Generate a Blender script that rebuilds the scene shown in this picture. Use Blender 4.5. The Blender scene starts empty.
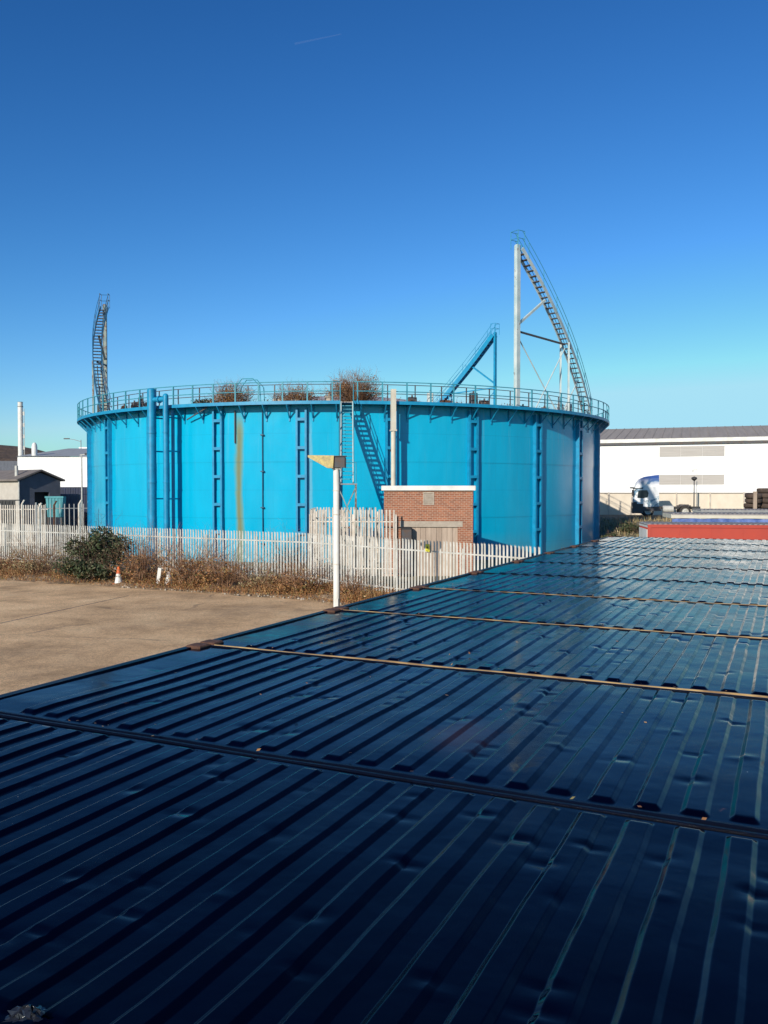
import bpy, math, random
from mathutils import Vector, Matrix, noise
R=math.radians
random.seed(7)
scene=bpy.context.scene
col=scene.collection
F=853.0; CAMZ=4.0; HOR=490.0
def PX(px,d): return (px-384.0)/F*d
def PZ(py,d): return CAMZ-(py-HOR)/F*d

# ------------------------------------------------------------------ mesh builder
class MB:
    def __init__(s): s.v=[]; s.f=[]; s.mi=[]
    def add(s,vs,fs,m=0):
        o=len(s.v); s.v.extend([tuple(v) for v in vs])
        for f in fs: s.f.append(tuple(i+o for i in f)); s.mi.append(m)
    def box(s,x0,x1,y0,y1,z0,z1,M=None,m=0):
        vs=[(x,y,z) for z in (z0,z1) for y in (y0,y1) for x in (x0,x1)]
        if M is not None: vs=[M@Vector(v) for v in vs]
        s.add(vs,[(0,2,3,1),(4,5,7,6),(0,1,5,4),(1,3,7,5),(3,2,6,7),(2,0,4,6)],m)
    def bevbox(s,x0,x1,y0,y1,z0,z1,b=.01,M=None,m=0):
        # box with chamfered vertical + top edges
        def ring(i,z):
            return [(x0+b+i,y0+i,z),(x1-b-i,y0+i,z),(x1-i,y0+b+i,z),(x1-i,y1-b-i,z),(x1-b-i,y1-i,z),(x0+b+i,y1-i,z),(x0+i,y1-b-i,z),(x0+i,y0+b+i,z)]
        vs=ring(0,z0)+ring(0,z1-b)+ring(b*.9,z1)
        if M is not None: vs=[M@Vector(v) for v in vs]
        fs=[tuple(range(7,-1,-1)),tuple(range(16,24))]
        for k in (0,8):
            for i in range(8):
                j=(i+1)%8; fs.append((k+i,k+j,k+8+j,k+8+i))
        s.add(vs,fs,m)
    def tube(s,a,b,r,n=8,r2=None,cap=True,m=0):
        a=Vector(a); b=Vector(b); d=b-a
        if d.length<1e-6: return
        d.normalize(); up=Vector((0,0,1)) if abs(d.z)<.95 else Vector((1,0,0))
        x=d.cross(up).normalized(); y=d.cross(x)
        if r2 is None: r2=r
        vs=[]
        for p,rr in ((a,r),(b,r2)):
            for i in range(n):
                t=2*math.pi*i/n; vs.append(p+x*math.cos(t)*rr+y*math.sin(t)*rr)
        fs=[(i,(i+1)%n,n+(i+1)%n,n+i) for i in range(n)]
        if cap: fs+= [tuple(range(n-1,-1,-1)),tuple(range(n,2*n))]
        s.add(vs,fs,m)
    def path(s,pts,r,n=8,m=0):
        pts=[Vector(p) for p in pts]; vs=[]; N=len(pts)
        for k,p in enumerate(pts):
            d=(pts[min(k+1,N-1)]-pts[max(k-1,0)]).normalized()
            up=Vector((0,0,1)) if abs(d.z)<.97 else Vector((1,0,0))
            x=d.cross(up).normalized(); y=d.cross(x)
            for i in range(n):
                t=2*math.pi*i/n; vs.append(p+x*math.cos(t)*r+y*math.sin(t)*r)
        fs=[]
        for k in range(N-1):
            for i in range(n): fs.append((k*n+i,k*n+(i+1)%n,(k+1)*n+(i+1)%n,(k+1)*n+i))
        fs+=[tuple(range(n-1,-1,-1)),tuple((N-1)*n+i for i in range(n))]
        s.add(vs,fs,m)
    def bar(s,a,b,w,h,m=0):
        a=Vector(a); b=Vector(b); d=(b-a); L=d.length; d.normalize()
        up=Vector((0,0,1)) if abs(d.z)<.97 else Vector((0,1,0))
        x=d.cross(up).normalized(); y=x.cross(d).normalized()
        M=Matrix((x,d,y)).transposed().to_4x4(); M.translation=a
        s.box(-w/2,w/2,0,L,-h/2,h/2,M,m)
    def prism(s,poly,y0,y1,M=None,m=0):
        n=len(poly); vs=[(p[0],y0,p[1]) for p in poly]+[(p[0],y1,p[1]) for p in poly]
        if M is not None: vs=[M@Vector(v) for v in vs]
        fs=[tuple(range(n)),tuple(range(2*n-1,n-1,-1))]
        for i in range(n):
            j=(i+1)%n; fs.append((i,n+i,n+j,j))
        s.add(vs,fs,m)
    def lathe(s,prof,n=24,M=None,m=0):
        vs=[]
        for r,z in prof:
            for i in range(n):
                t=2*math.pi*i/n; vs.append(Vector((r*math.cos(t),r*math.sin(t),z)))
        if M is not None: vs=[M@v for v in vs]
        fs=[]
        for k in range(len(prof)-1):
            for i in range(n): fs.append((k*n+i,k*n+(i+1)%n,(k+1)*n+(i+1)%n,(k+1)*n+i))
        s.add(vs,fs,m)
    def build(s,name,mats,parent=None,smooth=False,loc=None,rz=None):
        me=bpy.data.meshes.new(name); me.from_pydata(s.v,[],s.f)
        if not isinstance(mats,(list,tuple)): mats=[mats]
        for m in mats: me.materials.append(m)
        if len(mats)>1: me.polygons.foreach_set('material_index',s.mi)
        if smooth: me.polygons.foreach_set('use_smooth',[True]*len(s.f))
        me.update()
        return link(name,me,parent,loc,rz)
def link(name,me,parent=None,loc=None,rz=None):
    o=bpy.data.objects.new(name,me); col.objects.link(o)
    if parent is not None: o.parent=parent
    if loc is not None: o.location=loc
    if rz is not None: o.rotation_euler=(0,0,rz)
    return o
def autosmooth(o,ang=35):
    me=o.data
    me.polygons.foreach_set('use_smooth',[True]*len(me.polygons))
    try: me.set_sharp_from_angle(angle=R(ang))
    except Exception: pass
def tag(o,label=None,cat=None,group=None,kind=None):
    if label: o['label']=label
    if cat: o['category']=cat
    if group: o['group']=group
    if kind: o['kind']=kind
    return o
def empty(name,loc=(0,0,0),rz=0):
    o=bpy.data.objects.new(name,None); o.empty_display_size=.3; col.objects.link(o)
    o.location=loc; o.rotation_euler=(0,0,rz); return o
def copy_tree(o,parent=None):
    c=o.copy(); col.objects.link(c); c.parent=parent
    for ch in list(o.children): copy_tree(ch,c)
    return c

# ------------------------------------------------------------------ materials
def newmat(name):
    m=bpy.data.materials.new(name); m.use_nodes=True
    nt=m.node_tree; b=nt.nodes['Principled BSDF']; return m,nt,b
def N(nt,t,**k):
    n=nt.nodes.new(t)
    for a,v in k.items(): setattr(n,a,v)
    return n
def ramp(nt,stops,inp=None):
    r=N(nt,'ShaderNodeValToRGB'); e=r.color_ramp.elements
    while len(e)>1: e.remove(e[0])
    e[0].position=stops[0][0]; e[0].color=(*stops[0][1],1) if len(stops[0][1])==3 else stops[0][1]
    for p,c in stops[1:]:
        x=e.new(p); x.color=(*c,1)
    if inp is not None: nt.links.new(inp,r.inputs[0])
    return r
def noisetex(nt,scale,detail=4,rough=.55,coord='Object',mapping=None,dist=0):
    tc=N(nt,'ShaderNodeTexCoord'); n=N(nt,'ShaderNodeTexNoise'); n.inputs['Scale'].default_value=scale
    n.inputs['Detail'].default_value=detail; n.inputs['Roughness'].default_value=rough; n.inputs['Distortion'].default_value=dist
    if mapping:
        mp=N(nt,'ShaderNodeMapping'); mp.inputs['Scale'].default_value=mapping
        nt.links.new(tc.outputs[coord],mp.inputs[0]); nt.links.new(mp.outputs[0],n.inputs['Vector'])
    else: nt.links.new(tc.outputs[coord],n.inputs['Vector'])
    return n
def mixc(nt,fac,a,b,mode='MIX'):
    m=N(nt,'ShaderNodeMix',data_type='RGBA',blend_type=mode)
    for i,x in ((0,fac),(6,a),(7,b)):
        if hasattr(x,'is_output') or isinstance(x,bpy.types.NodeSocket): nt.links.new(x,m.inputs[i])
        elif isinstance(x,(int,float)): m.inputs[i].default_value=x
        else: m.inputs[i].default_value=(*x,1)
    return m.outputs[2]
def bump(nt,b,h,strength=.3,dist=.02):
    n=N(nt,'ShaderNodeBump'); n.inputs['Strength'].default_value=strength; n.inputs['Distance'].default_value=dist
    nt.links.new(h,n.inputs['Height']); nt.links.new(n.outputs[0],b.inputs['Normal']); return n
def paint(name,c1,c2=None,rough=.45,scale=2.5,rust=0,rustcol=(.16,.06,.025),spec=.5,metal=0,mapping=None,rscale=9):
    m,nt,b=newmat(name)
    c2=c2 or tuple(x*.75 for x in c1)
    n=noisetex(nt,scale,6,.6,mapping=mapping)
    r=ramp(nt,[(.3,c2),(.65,c1)],n.outputs['Fac'])
    out=r.outputs[0]
    if rust>0:
        n2=noisetex(nt,rscale,8,.7,dist=.3)
        rr=ramp(nt,[(.5+.25*(1-rust)-.03,(0,0,0)),(.5+.25*(1-rust)+.03,(1,1,1))],n2.outputs['Fac'])
        out=mixc(nt,rr.outputs[0],out,rustcol)
    nt.links.new(out,b.inputs['Base Color'])
    b.inputs['Roughness'].default_value=rough; b.inputs['Metallic'].default_value=metal
    b.inputs['Specular IOR Level'].default_value=spec
    n3=noisetex(nt,scale*8,4); bump(nt,b,n3.outputs['Fac'],.12,.01)
    return m
M={}
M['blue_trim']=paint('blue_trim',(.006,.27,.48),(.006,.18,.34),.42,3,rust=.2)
M['teal_trim']=paint('teal_trim',(.05,.30,.38),(.03,.2,.28),.55,4,rust=.25)
M['pale_paint']=paint('pale_paint',(.55,.60,.58),(.33,.45,.46),.6,1.4,rust=.45,rscale=4)
M['dark_steel']=paint('dark_steel',(.05,.07,.09),(.09,.05,.03),.6,4,rust=.4)
M['rust']=paint('rust',(.14,.06,.03),(.03,.015,.012),.85,12)
M['rust_gold']=paint('rust_gold',(.52,.34,.14),(.10,.045,.025),.8,3.5,mapping=(1,6,6))
M['white']=paint('white',(.74,.73,.69),(.56,.55,.50),.55,1.5)
M['galv']=paint('galv',(.55,.54,.50),(.37,.36,.32),.5,3,rust=.10,rustcol=(.25,.16,.1))
M['galv_dirty']=paint('galv_dirty',(.66,.61,.54),(.46,.38,.30),.6,3,rust=.35,rustcol=(.25,.15,.09))
M['cream']=paint('cream',(.62,.58,.48),(.5,.45,.36),.6,1.5,rust=.25,rscale=5)
M['black']=paint('black',(.012,.012,.014),(.02,.02,.02),.5,5)
M['grey']=paint('grey',(.28,.28,.28),(.2,.2,.2),.6,2)
M['deck_top']=paint('deck_top',(.42,.38,.32),(.24,.2,.16),.85,3)
M['rubber']=paint('rubber',(.025,.022,.02),(.04,.035,.03),.85,6)
M['beige_block']=paint('beige_block',(.74,.65,.52),(.66,.57,.45),.9,1.2)
M['shed_side']=paint('shed_side',(.5,.46,.4),(.42,.38,.33),.7,1.5)
M['shed_roof']=paint('shed_roof',(.20,.17,.15),(.13,.11,.1),.8,1.5)
M['dark_grey_and_shade']=paint('dark_grey_and_shade',(.12,.13,.16),(.09,.1,.12),.7,1.5)
M['teal_skip']=paint('teal_skip',(.06,.30,.33),(.04,.2,.23),.6,3,rust=.3)
M['orange']=paint('orange',(.8,.16,.02),(.6,.1,.02),.5,3)
M['yellow_sign']=paint('yellow_sign',(.72,.66,.05),(.6,.55,.05),.5,3)
M['wood']=paint('wood',(.46,.36,.28),(.28,.21,.16),.85,3,mapping=(1,1,.15))
M['concrete']=paint('concrete',(.42,.36,.29),(.3,.25,.2),.9,4)
M['bluepaint']=paint('bluepaint',(.02,.06,.25),(.02,.04,.16),.4,2)
M['navy_trim_and_shade']=paint('navy_trim_and_shade',(.004,.06,.13),(.004,.04,.09),.5,4)
M['rusty_col']=paint('rusty_column',(.30,.33,.28),(.12,.2,.22),.7,2,rust=.75,rscale=3)
M['dark_blue_steel']=paint('dark_blue_steel',(.006,.10,.20),(.02,.05,.09),.5,2.5,rust=.35)
M['navy_dark']=paint('navy_dark',(.008,.018,.06),(.006,.012,.03),.5,3)
M['glass']=paint('glass',(.02,.03,.035),(.02,.025,.03),.08,2)
M['tarp']=paint('tarp',(.13,.2,.48),(.03,.07,.24),.55,3)
M['tyre_brown']=paint('tyre_brown',(.09,.06,.045),(.04,.03,.025),.9,4)
M['bark']=paint('bark',(.12,.075,.05),(.07,.045,.03),.9,20)
M['lav_crown']=paint('lav_crown',(.36,.38,.42),(.25,.22,.22),.8,.8)

# tank wall
def mat_tank():
    m,nt,b=newmat('tank_blue'); L=nt.links.new
    n=noisetex(nt,1.2,6,.6,mapping=(1,1,.25))
    base=ramp(nt,[(.3,(.001,.335,.54)),(.7,(.001,.385,.61))],n.outputs['Fac']).outputs[0]
    tc=N(nt,'ShaderNodeTexCoord'); sx=N(nt,'ShaderNodeSeparateXYZ'); L(tc.outputs['Object'],sx.inputs[0])
    def math_(op,a,bb=None,c=None):
        q=N(nt,'ShaderNodeMath',operation=op)
        for i,x in enumerate((a,bb,c)):
            if x is None: continue
            if isinstance(x,(int,float)): q.inputs[i].default_value=x
            else: L(x,q.inputs[i])
        return q.outputs[0]
    negy=math_('MULTIPLY',sx.outputs['Y'],-1.0)
    ang=math_('ARCTAN2',sx.outputs['X'],negy)     # 0 toward viewer side (-Y), + to +X
    a_deg=math_('MULTIPLY',ang,180/math.pi)
    # faded, chalky patches
    n2=noisetex(nt,.8,8,.7,mapping=(1,1,.12))
    fr=ramp(nt,[(.52,(0,0,0)),(.75,(1,1,1))],n2.outputs['Fac']).outputs[0]
    f2=math_('MULTIPLY',fr,.16)
    c=mixc(nt,f2,base,(.09,.42,.56))
    # fine run streaks from the top
    n5=noisetex(nt,3.2,4,.6,mapping=(1,1,.03))
    st=ramp(nt,[(.60,(0,0,0)),(.72,(1,1,1))],n5.outputs['Fac']).outputs[0]
    topf=N(nt,'ShaderNodeMapRange'); topf.inputs[1].default_value=4.5; topf.inputs[2].default_value=8.6; topf.inputs[3].default_value=.0; topf.inputs[4].default_value=.3
    L(sx.outputs['Z'],topf.inputs[0])
    c=mixc(nt,math_('MULTIPLY',st,topf.outputs[0]),c,(.25,.42,.46))
    # algae/rust streak
    def streak(c,a0,w,ztop,strength,colr,seedscale):
        nn=noisetex(nt,seedscale,5,.6,mapping=(1,1,.25))
        off=math_('MULTIPLY',math_('SUBTRACT',nn.outputs['Fac'],.5),w*1.6)
        d=math_('ABSOLUTE',math_('ADD',math_('SUBTRACT',a_deg,a0),off))
        mr=N(nt,'ShaderNodeMapRange'); mr.interpolation_type='SMOOTHSTEP'; mr.inputs[1].default_value=w*.25; mr.inputs[2].default_value=w; mr.inputs[3].default_value=1; mr.inputs[4].default_value=0
        L(d,mr.inputs[0])
        zz=N(nt,'ShaderNodeMapRange'); zz.interpolation_type='SMOOTHSTEP'; zz.inputs[1].default_value=ztop-.2; zz.inputs[2].default_value=ztop-1.6; zz.inputs[3].default_value=0; zz.inputs[4].default_value=1
        L(sx.outputs['Z'],zz.inputs[0])
        return mixc(nt,math_('MULTIPLY',math_('MULTIPLY',mr.outputs[0],zz.outputs[0]),strength),c,colr)
    c=streak(c,-18.8+2.49,1.15,8.9,.85,(.17,.24,.13),1.5)
    c=streak(c,-18.8+2.49,.45,8.4,.6,(.19,.15,.05),1.5)
    c=streak(c,-6.2+2.49,.5,8.5,.25,(.4,.5,.5),2.2)
    # plate seams and grime near the foot
    zf=math_('MODULO',math_('ADD',sx.outputs['Z'],.70),1.56)
    zl=N(nt,'ShaderNodeMapRange'); zl.inputs[1].default_value=.0; zl.inputs[2].default_value=.05; zl.inputs[3].default_value=.3; zl.inputs[4].default_value=0; L(zf,zl.inputs[0])
    c=mixc(nt,zl.outputs[0],c,(.005,.16,.26))
    af=math_('ABSOLUTE',math_('SUBTRACT',math_('MODULO',math_('ADD',a_deg,362.6),5.0),2.5))
    av=N(nt,'ShaderNodeMapRange'); av.inputs[1].default_value=.0; av.inputs[2].default_value=.12; av.inputs[3].default_value=.15; av.inputs[4].default_value=0; L(af,av.inputs[0])
    c=mixc(nt,av.outputs[0],c,(.01,.22,.34))
    n6=noisetex(nt,9,7,.75,mapping=(1,1,.5)); ru=ramp(nt,[(.70,(0,0,0)),(.76,(.7,.7,.7))],n6.outputs['Fac']).outputs[0]
    c=mixc(nt,ru,c,(.16,.11,.07))
    gz=N(nt,'ShaderNodeMapRange'); gz.inputs[1].default_value=1.6; gz.inputs[2].default_value=0; gz.inputs[3].default_value=0; gz.inputs[4].default_value=.55; L(sx.outputs['Z'],gz.inputs[0])
    c=mixc(nt,math_('MULTIPLY',gz.outputs[0],n2.outputs['Fac']),c,(.2,.2,.13))
    L(c,b.inputs['Base Color'])
    nr=noisetex(nt,1.5,5); rr=N(nt,'ShaderNodeMapRange'); rr.inputs[3].default_value=.13; rr.inputs[4].default_value=.28
    L(nr.outputs['Fac'],rr.inputs[0]); L(rr.outputs[0],b.inputs['Roughness'])
    n4=noisetex(nt,.9,3,.5); bump(nt,b,n4.outputs['Fac'],.08,.05)
    b.inputs['Specular IOR Level'].default_value=.38
    return m
M['tank']=mat_tank()

# container roof: glossy dark navy with dents and rust flecks
def mat_roof(name,rust=.0,seed=0):
    m,nt,b=newmat(name); L=nt.links.new
    tc=N(nt,'ShaderNodeTexCoord'); oi=N(nt,'ShaderNodeObjectInfo')
    mp=N(nt,'ShaderNodeVectorMath',operation='ADD'); L(tc.outputs['Object'],mp.inputs[0])
    vm=N(nt,'ShaderNodeVectorMath',operation='SCALE'); vm.inputs['Scale'].default_value=37.0
    cx=N(nt,'ShaderNodeCombineXYZ'); L(oi.outputs['Random'],cx.inputs[0]); L(oi.outputs['Random'],cx.inputs[1]); L(cx.outputs[0],vm.inputs[0]); L(vm.outputs[0],mp.inputs[1])
    def nz(s,d=4,r=.55,dist=0):
        n=N(nt,'ShaderNodeTexNoise'); n.inputs['Scale'].default_value=s; n.inputs['Detail'].default_value=d; n.inputs['Roughness'].default_value=r; n.inputs['Distortion'].default_value=dist
        L(mp.outputs[0],n.inputs['Vector']); return n.outputs['Fac']
    base=ramp(nt,[(.3,(.0002,.0005,.004)),(.6,(.0004,.0011,.008)),(.78,(.0012,.0035,.016))],nz(1.1,6,.65)).outputs[0]
    dust=ramp(nt,[(.62,(0,0,0)),(.85,(.12,.12,.12))],nz(2.3,9,.75)).outputs[0]
    c=mixc(nt,dust,base,(.03,.035,.045))
    rf=ramp(nt,[(.70-rust*.12,(0,0,0)),(.74-rust*.1,(1,1,1))],nz(3.1,10,.75,.4)).outputs[0]
    c=mixc(nt,rf,c,(.09,.035,.018))
    if rust>0:
        dv=N(nt,'ShaderNodeVectorMath',operation='SUBTRACT'); L(tc.outputs['Object'],dv.inputs[0]); dv.inputs[1].default_value=(3.22,.80,2.6)
        sc_=N(nt,'ShaderNodeVectorMath',operation='MULTIPLY'); L(dv.outputs[0],sc_.inputs[0]); sc_.inputs[1].default_value=(3.0,1.7,.2)
        nn=N(nt,'ShaderNodeTexNoise'); nn.inputs['Scale'].default_value=6; nn.inputs['Detail'].default_value=8; nn.inputs['Roughness'].default_value=.75; L(tc.outputs['Object'],nn.inputs['Vector'])
        ln=N(nt,'ShaderNodeVectorMath',operation='LENGTH'); L(sc_.outputs[0],ln.inputs[0])
        ad=N(nt,'ShaderNodeMath',operation='ADD'); L(ln.outputs['Value'],ad.inputs[0]); L(nn.outputs['Fac'],ad.inputs[1])
        rp=ramp(nt,[(.75,(.75,.75,.75)),(1.0,(.3,.3,.3)),(1.0,(0,0,0))],None)
        mm=N(nt,'ShaderNodeMapRange'); mm.inputs[1].default_value=.65; mm.inputs[2].default_value=1.25; mm.inputs[3].default_value=.7; mm.inputs[4].default_value=0; L(ad.outputs[0],mm.inputs[0])
        c=mixc(nt,mm.outputs[0],c,(.045,.018,.010))
    # bird lime / pale specks
    vo=N(nt,'ShaderNodeTexVoronoi'); vo.inputs['Scale'].default_value=9.0; L(mp.outputs[0],vo.inputs['Vector'])
    sp=ramp(nt,[(.0,(1,1,1)),(.02,(1,1,1)),(.035,(0,0,0))],vo.outputs['Distance']).outputs[0]
    msk=ramp(nt,[(.6,(0,0,0)),(.62,(1,1,1))],nz(2.0,2)).outputs[0]
    q=N(nt,'ShaderNodeMath',operation='MULTIPLY'); L(sp,q.inputs[0]); L(msk,q.inputs[1])
    c=mixc(nt,q.outputs[0],c,(.4,.38,.33))
    L(c,b.inputs['Base Color'])
    r1=N(nt,'ShaderNodeMapRange'); r1.inputs[1].default_value=.3; r1.inputs[2].default_value=.75; r1.inputs[3].default_value=.05; r1.inputs[4].default_value=.26
    L(nz(2.6,8,.7),r1.inputs[0]); L(r1.outputs[0],b.inputs['Roughness'])
    b.inputs['Specular IOR Level'].default_value=.085; b.inputs['Specular Tint'].default_value=(.82,.76,.98,1)
    h=N(nt,'ShaderNodeMath',operation='ADD'); L(nz(5.0,2,.45,.3),h.inputs[0])
    hs=N(nt,'ShaderNodeMath',operation='MULTIPLY'); hs.inputs[1].default_value=.05; L(nz(28,4,.6),hs.inputs[0]); L(hs.outputs[0],h.inputs[1])
    bump(nt,b,h.outputs[0],.20,.012)
    return m
M['roof']=mat_roof('container_roof',.0); M['roof_stained']=mat_roof('stained_container_roof',.3)
M['rail_blue']=paint('rail_blue',(.0015,.004,.014),(.002,.003,.008),.35,6,rust=.12,rustcol=(.06,.025,.015),spec=.08)

def mat_brick():
    m,nt,b=newmat('brick'); L=nt.links.new
    tc=N(nt,'ShaderNodeTexCoord'); sx=N(nt,'ShaderNodeSeparateXYZ'); L(tc.outputs['Object'],sx.inputs[0])
    ad=N(nt,'ShaderNodeMath',operation='ADD'); L(sx.outputs['X'],ad.inputs[0]); L(sx.outputs['Y'],ad.inputs[1])
    cx=N(nt,'ShaderNodeCombineXYZ'); L(ad.outputs[0],cx.inputs[0]); L(sx.outputs['Z'],cx.inputs[1])
    br=N(nt,'ShaderNodeTexBrick'); L(cx.outputs[0],br.inputs['Vector'])
    br.inputs['Scale'].default_value=1; br.inputs['Brick Width'].default_value=.225; br.inputs['Row Height'].default_value=.085
    br.inputs['Mortar Size'].default_value=.009; br.inputs['Color1'].default_value=(.36,.105,.045,1); br.inputs['Color2'].default_value=(.19,.05,.025,1)
    br.inputs['Mortar'].default_value=(.42,.33,.25,1); br.inputs['Bias'].default_value=0
    n=noisetex(nt,2,6,.7); c=mixc(nt,.22,br.outputs['Color'],ramp(nt,[(.3,(.15,.1,.07)),(.7,(.5,.28,.17))],n.outputs['Fac']).outputs[0])
    L(c,b.inputs['Base Color']); b.inputs['Roughness'].default_value=.9
    bump(nt,b,br.outputs['Fac'],-.4,.01)
    return m
M['brick']=mat_brick()

def mat_ground(name,stops,scale,rough=.95,fine=60,cracks=False,big=.08):
    m,nt,b=newmat(name); L=nt.links.new
    n=noisetex(nt,scale,9,.7); r=ramp(nt,stops,n.outputs['Fac'])
    nf=noisetex(nt,fine,3,.7); rf=ramp(nt,[(.32,(.5,.5,.5)),(.68,(1.45,1.45,1.45))],nf.outputs['Fac'])
    c=mixc(nt,1.0,r.outputs[0],rf.outputs[0],'MULTIPLY')
    ng=noisetex(nt,fine*.22,6,.8); rg=ramp(nt,[(.33,(.62,.60,.58)),(.5,(1,1,1)),(.7,(1.25,1.22,1.18))],ng.outputs['Fac']); c=mixc(nt,1.0,c,rg.outputs[0],'MULTIPLY')
    nb=noisetex(nt,big,5,.6); rb=ramp(nt,[(.35,(.85,.84,.83)),(.62,(1.1,1.09,1.08))],nb.outputs['Fac'])
    c=mixc(nt,1.0,c,rb.outputs[0],'MULTIPLY')
    if cracks:
        vo=N(nt,'ShaderNodeTexVoronoi',feature='DISTANCE_TO_EDGE'); vo.inputs['Scale'].default_value=.16
        nd=noisetex(nt,.7,6,.7); ma=N(nt,'ShaderNodeVectorMath',operation='ADD'); tc=N(nt,'ShaderNodeTexCoord')
        L(tc.outputs['Object'],ma.inputs[0]); L(nd.outputs['Color'],ma.inputs[1]); L(ma.outputs[0],vo.inputs['Vector'])
        cr=ramp(nt,[(.0,(1,1,1)),(.006,(.6,.6,.6)),(.010,(0,0,0))],vo.outputs['Distance'])
        mk=ramp(nt,[(.45,(0,0,0)),(.6,(.6,.6,.6))],noisetex(nt,.3,3).outputs['Fac'])
        q=N(nt,'ShaderNodeMath',operation='MULTIPLY'); L(cr.outputs[0],q.inputs[0]); L(mk.outputs[0],q.inputs[1])
        c=mixc(nt,q.outputs[0],c,(.08,.055,.04))
        st=ramp(nt,[(.50,(0,0,0)),(.70,(.42,.42,.42))],noisetex(nt,.35,8,.75).outputs['Fac'])
        c=mixc(nt,st.outputs[0],c,(.22,.155,.095))
        s3=ramp(nt,[(.60,(0,0,0)),(.68,(.35,.35,.35))],noisetex(nt,2.2,8,.75).outputs['Fac']); c=mixc(nt,s3.outputs[0],c,(.20,.14,.09))
    L(c,b.inputs['Base Color']); b.inputs['Roughness'].default_value=rough
    bump(nt,b,nf.outputs['Fac'],.5,.02)
    return m
M['yard']=mat_ground('yard_surface',[(.32,(.40,.25,.12)),(.5,(.66,.425,.22)),(.68,(.80,.55,.30))],.5,fine=45,cracks=True)
M['dirt']=mat_ground('dirt',[(.3,(.12,.09,.05)),(.5,(.30,.19,.10)),(.72,(.5,.36,.22))],1.2,fine=14)
M['far']=mat_ground('far_ground',[(.3,(.12,.11,.06)),(.7,(.26,.22,.14))],.4,fine=8)
M['hill']=mat_ground('hill_cover',[(.3,(.05,.035,.025)),(.55,(.12,.075,.045)),(.7,(.09,.09,.035))],.06,fine=.8)
def mat_leaf(name,stops,trans=.25):
    m,nt,b=newmat(name); g=N(nt,'ShaderNodeNewGeometry')
    r=ramp(nt,stops,g.outputs['Random Per Island']); nt.links.new(r.outputs[0],b.inputs['Base Color'])
    b.inputs['Roughness'].default_value=.6; b.inputs['Specular IOR Level'].default_value=.3
    return m
M['green_leaf']=mat_leaf('green_leaf',[(0,(.02,.035,.014)),(.5,(.045,.065,.025)),(.8,(.10,.105,.055)),(1,(.18,.13,.08))])
M['dry_leaf']=mat_leaf('dry_leaf',[(0,(.12,.05,.022)),(.4,(.30,.13,.05)),(.75,(.42,.23,.09)),(.9,(.14,.14,.04)),(1,(.5,.34,.17))])
M['twig']=mat_leaf('twig',[(0,(.08,.045,.028)),(.6,(.24,.13,.075)),(1,(.38,.22,.13))])
M['straw']=mat_leaf('straw',[(0,(.20,.14,.07)),(.5,(.38,.28,.15)),(.8,(.14,.14,.05)),(1,(.5,.4,.24))])

# ------------------------------------------------------------------ ground
m=MB()
m.add([(-3000,-600,0),(3000,-600,0),(3000,6000,0),(-3000,6000,0)],[(0,1,2,3)])
tag(m.build('ground',M['far']),kind='structure')
# fence line (low palisade)
FA=Vector((-30.0,51.1,0)); FB=Vector((-3.03,34.9,0)); FC=Vector((0.42,31.1,0)); FD=Vector((4.85,26.3,0))
def interp(x,tab):
    if x<=tab[0][0]: return tab[0][1]
    for (a,b),(c,d) in zip(tab[:-1],tab[1:]):
        if x<=c: return b+(d-b)*(x-a)/(c-a)
    return tab[-1][1]
def fence_pt(px,off=0):
    tx=(px-384)/F
    for a,b in ((FA,FB),(FB,FC),(FC,FD)):
        d=b-a; den=d.x-tx*d.y
        t=(tx*a.y-a.x)/den
        if t<=1.0001 or b is FD:
            p=a+d*t; n=Vector((d.y,-d.x,0)).normalized()
            if n.y>0: n=-n
            return p+n*off
def edge_depth(px): 
    return interp(px,[(-200,41.5),(-60,39.4),(0,37.8),(150,34.3),(300,31.0),(345,29.6),(430,27.0),(520,24.4)])
def verge_pt(px,t):
    # t=0 at the fence, 1 at the yard edge
    a=fence_pt(px); k=1+(edge_depth(px)/a.y-1)*t
    return Vector((a.x*k,a.y*k,0))
m=MB()
# yard sheet (in front of the fence), edge ragged
edge=[(-80,60),(-30,42.5)]+[tuple(verge_pt(px,1.0)[:2]) for px in range(-60,521,20)]+[(12,20)]
pts=[(-60,-30)]; 
e2=[]
for a,b_ in zip(edge[:-1],edge[1:]):
    L_=math.dist(a,b_); k=max(2,int(L_/.5))
    for i in range(k):
        t=i/k; x=a[0]+(b_[0]-a[0])*t; y=a[1]+(b_[1]-a[1])*t
        y+=.35*noise.noise((x*.8,y*.8,3))+.15*noise.noise((x*3,y*3,9)); e2.append((x,y))
e2.append(edge[-1])
poly=[(40,20),(40,-30),(-60,-30)]+e2
m.add([(p[0],p[1],.004) for p in poly],[tuple(range(len(poly)))])
tag(m.build('yard',M['yard']),kind='structure')
# concrete joint line in the yard
m=MB()
pA=Vector((PX(-30,4*F/140),4*F/140,0)); pB=Vector((PX(128,4*F/106),4*F/106,0))
m.tube((pA.x,pA.y,0.0),(pB.x,pB.y,0.0),.03,6)
m.v=[(x,y,.008 if z>0 else .0) for x,y,z in m.v]
tag(m.build('yard_joint',M['black']),kind='structure')
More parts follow.
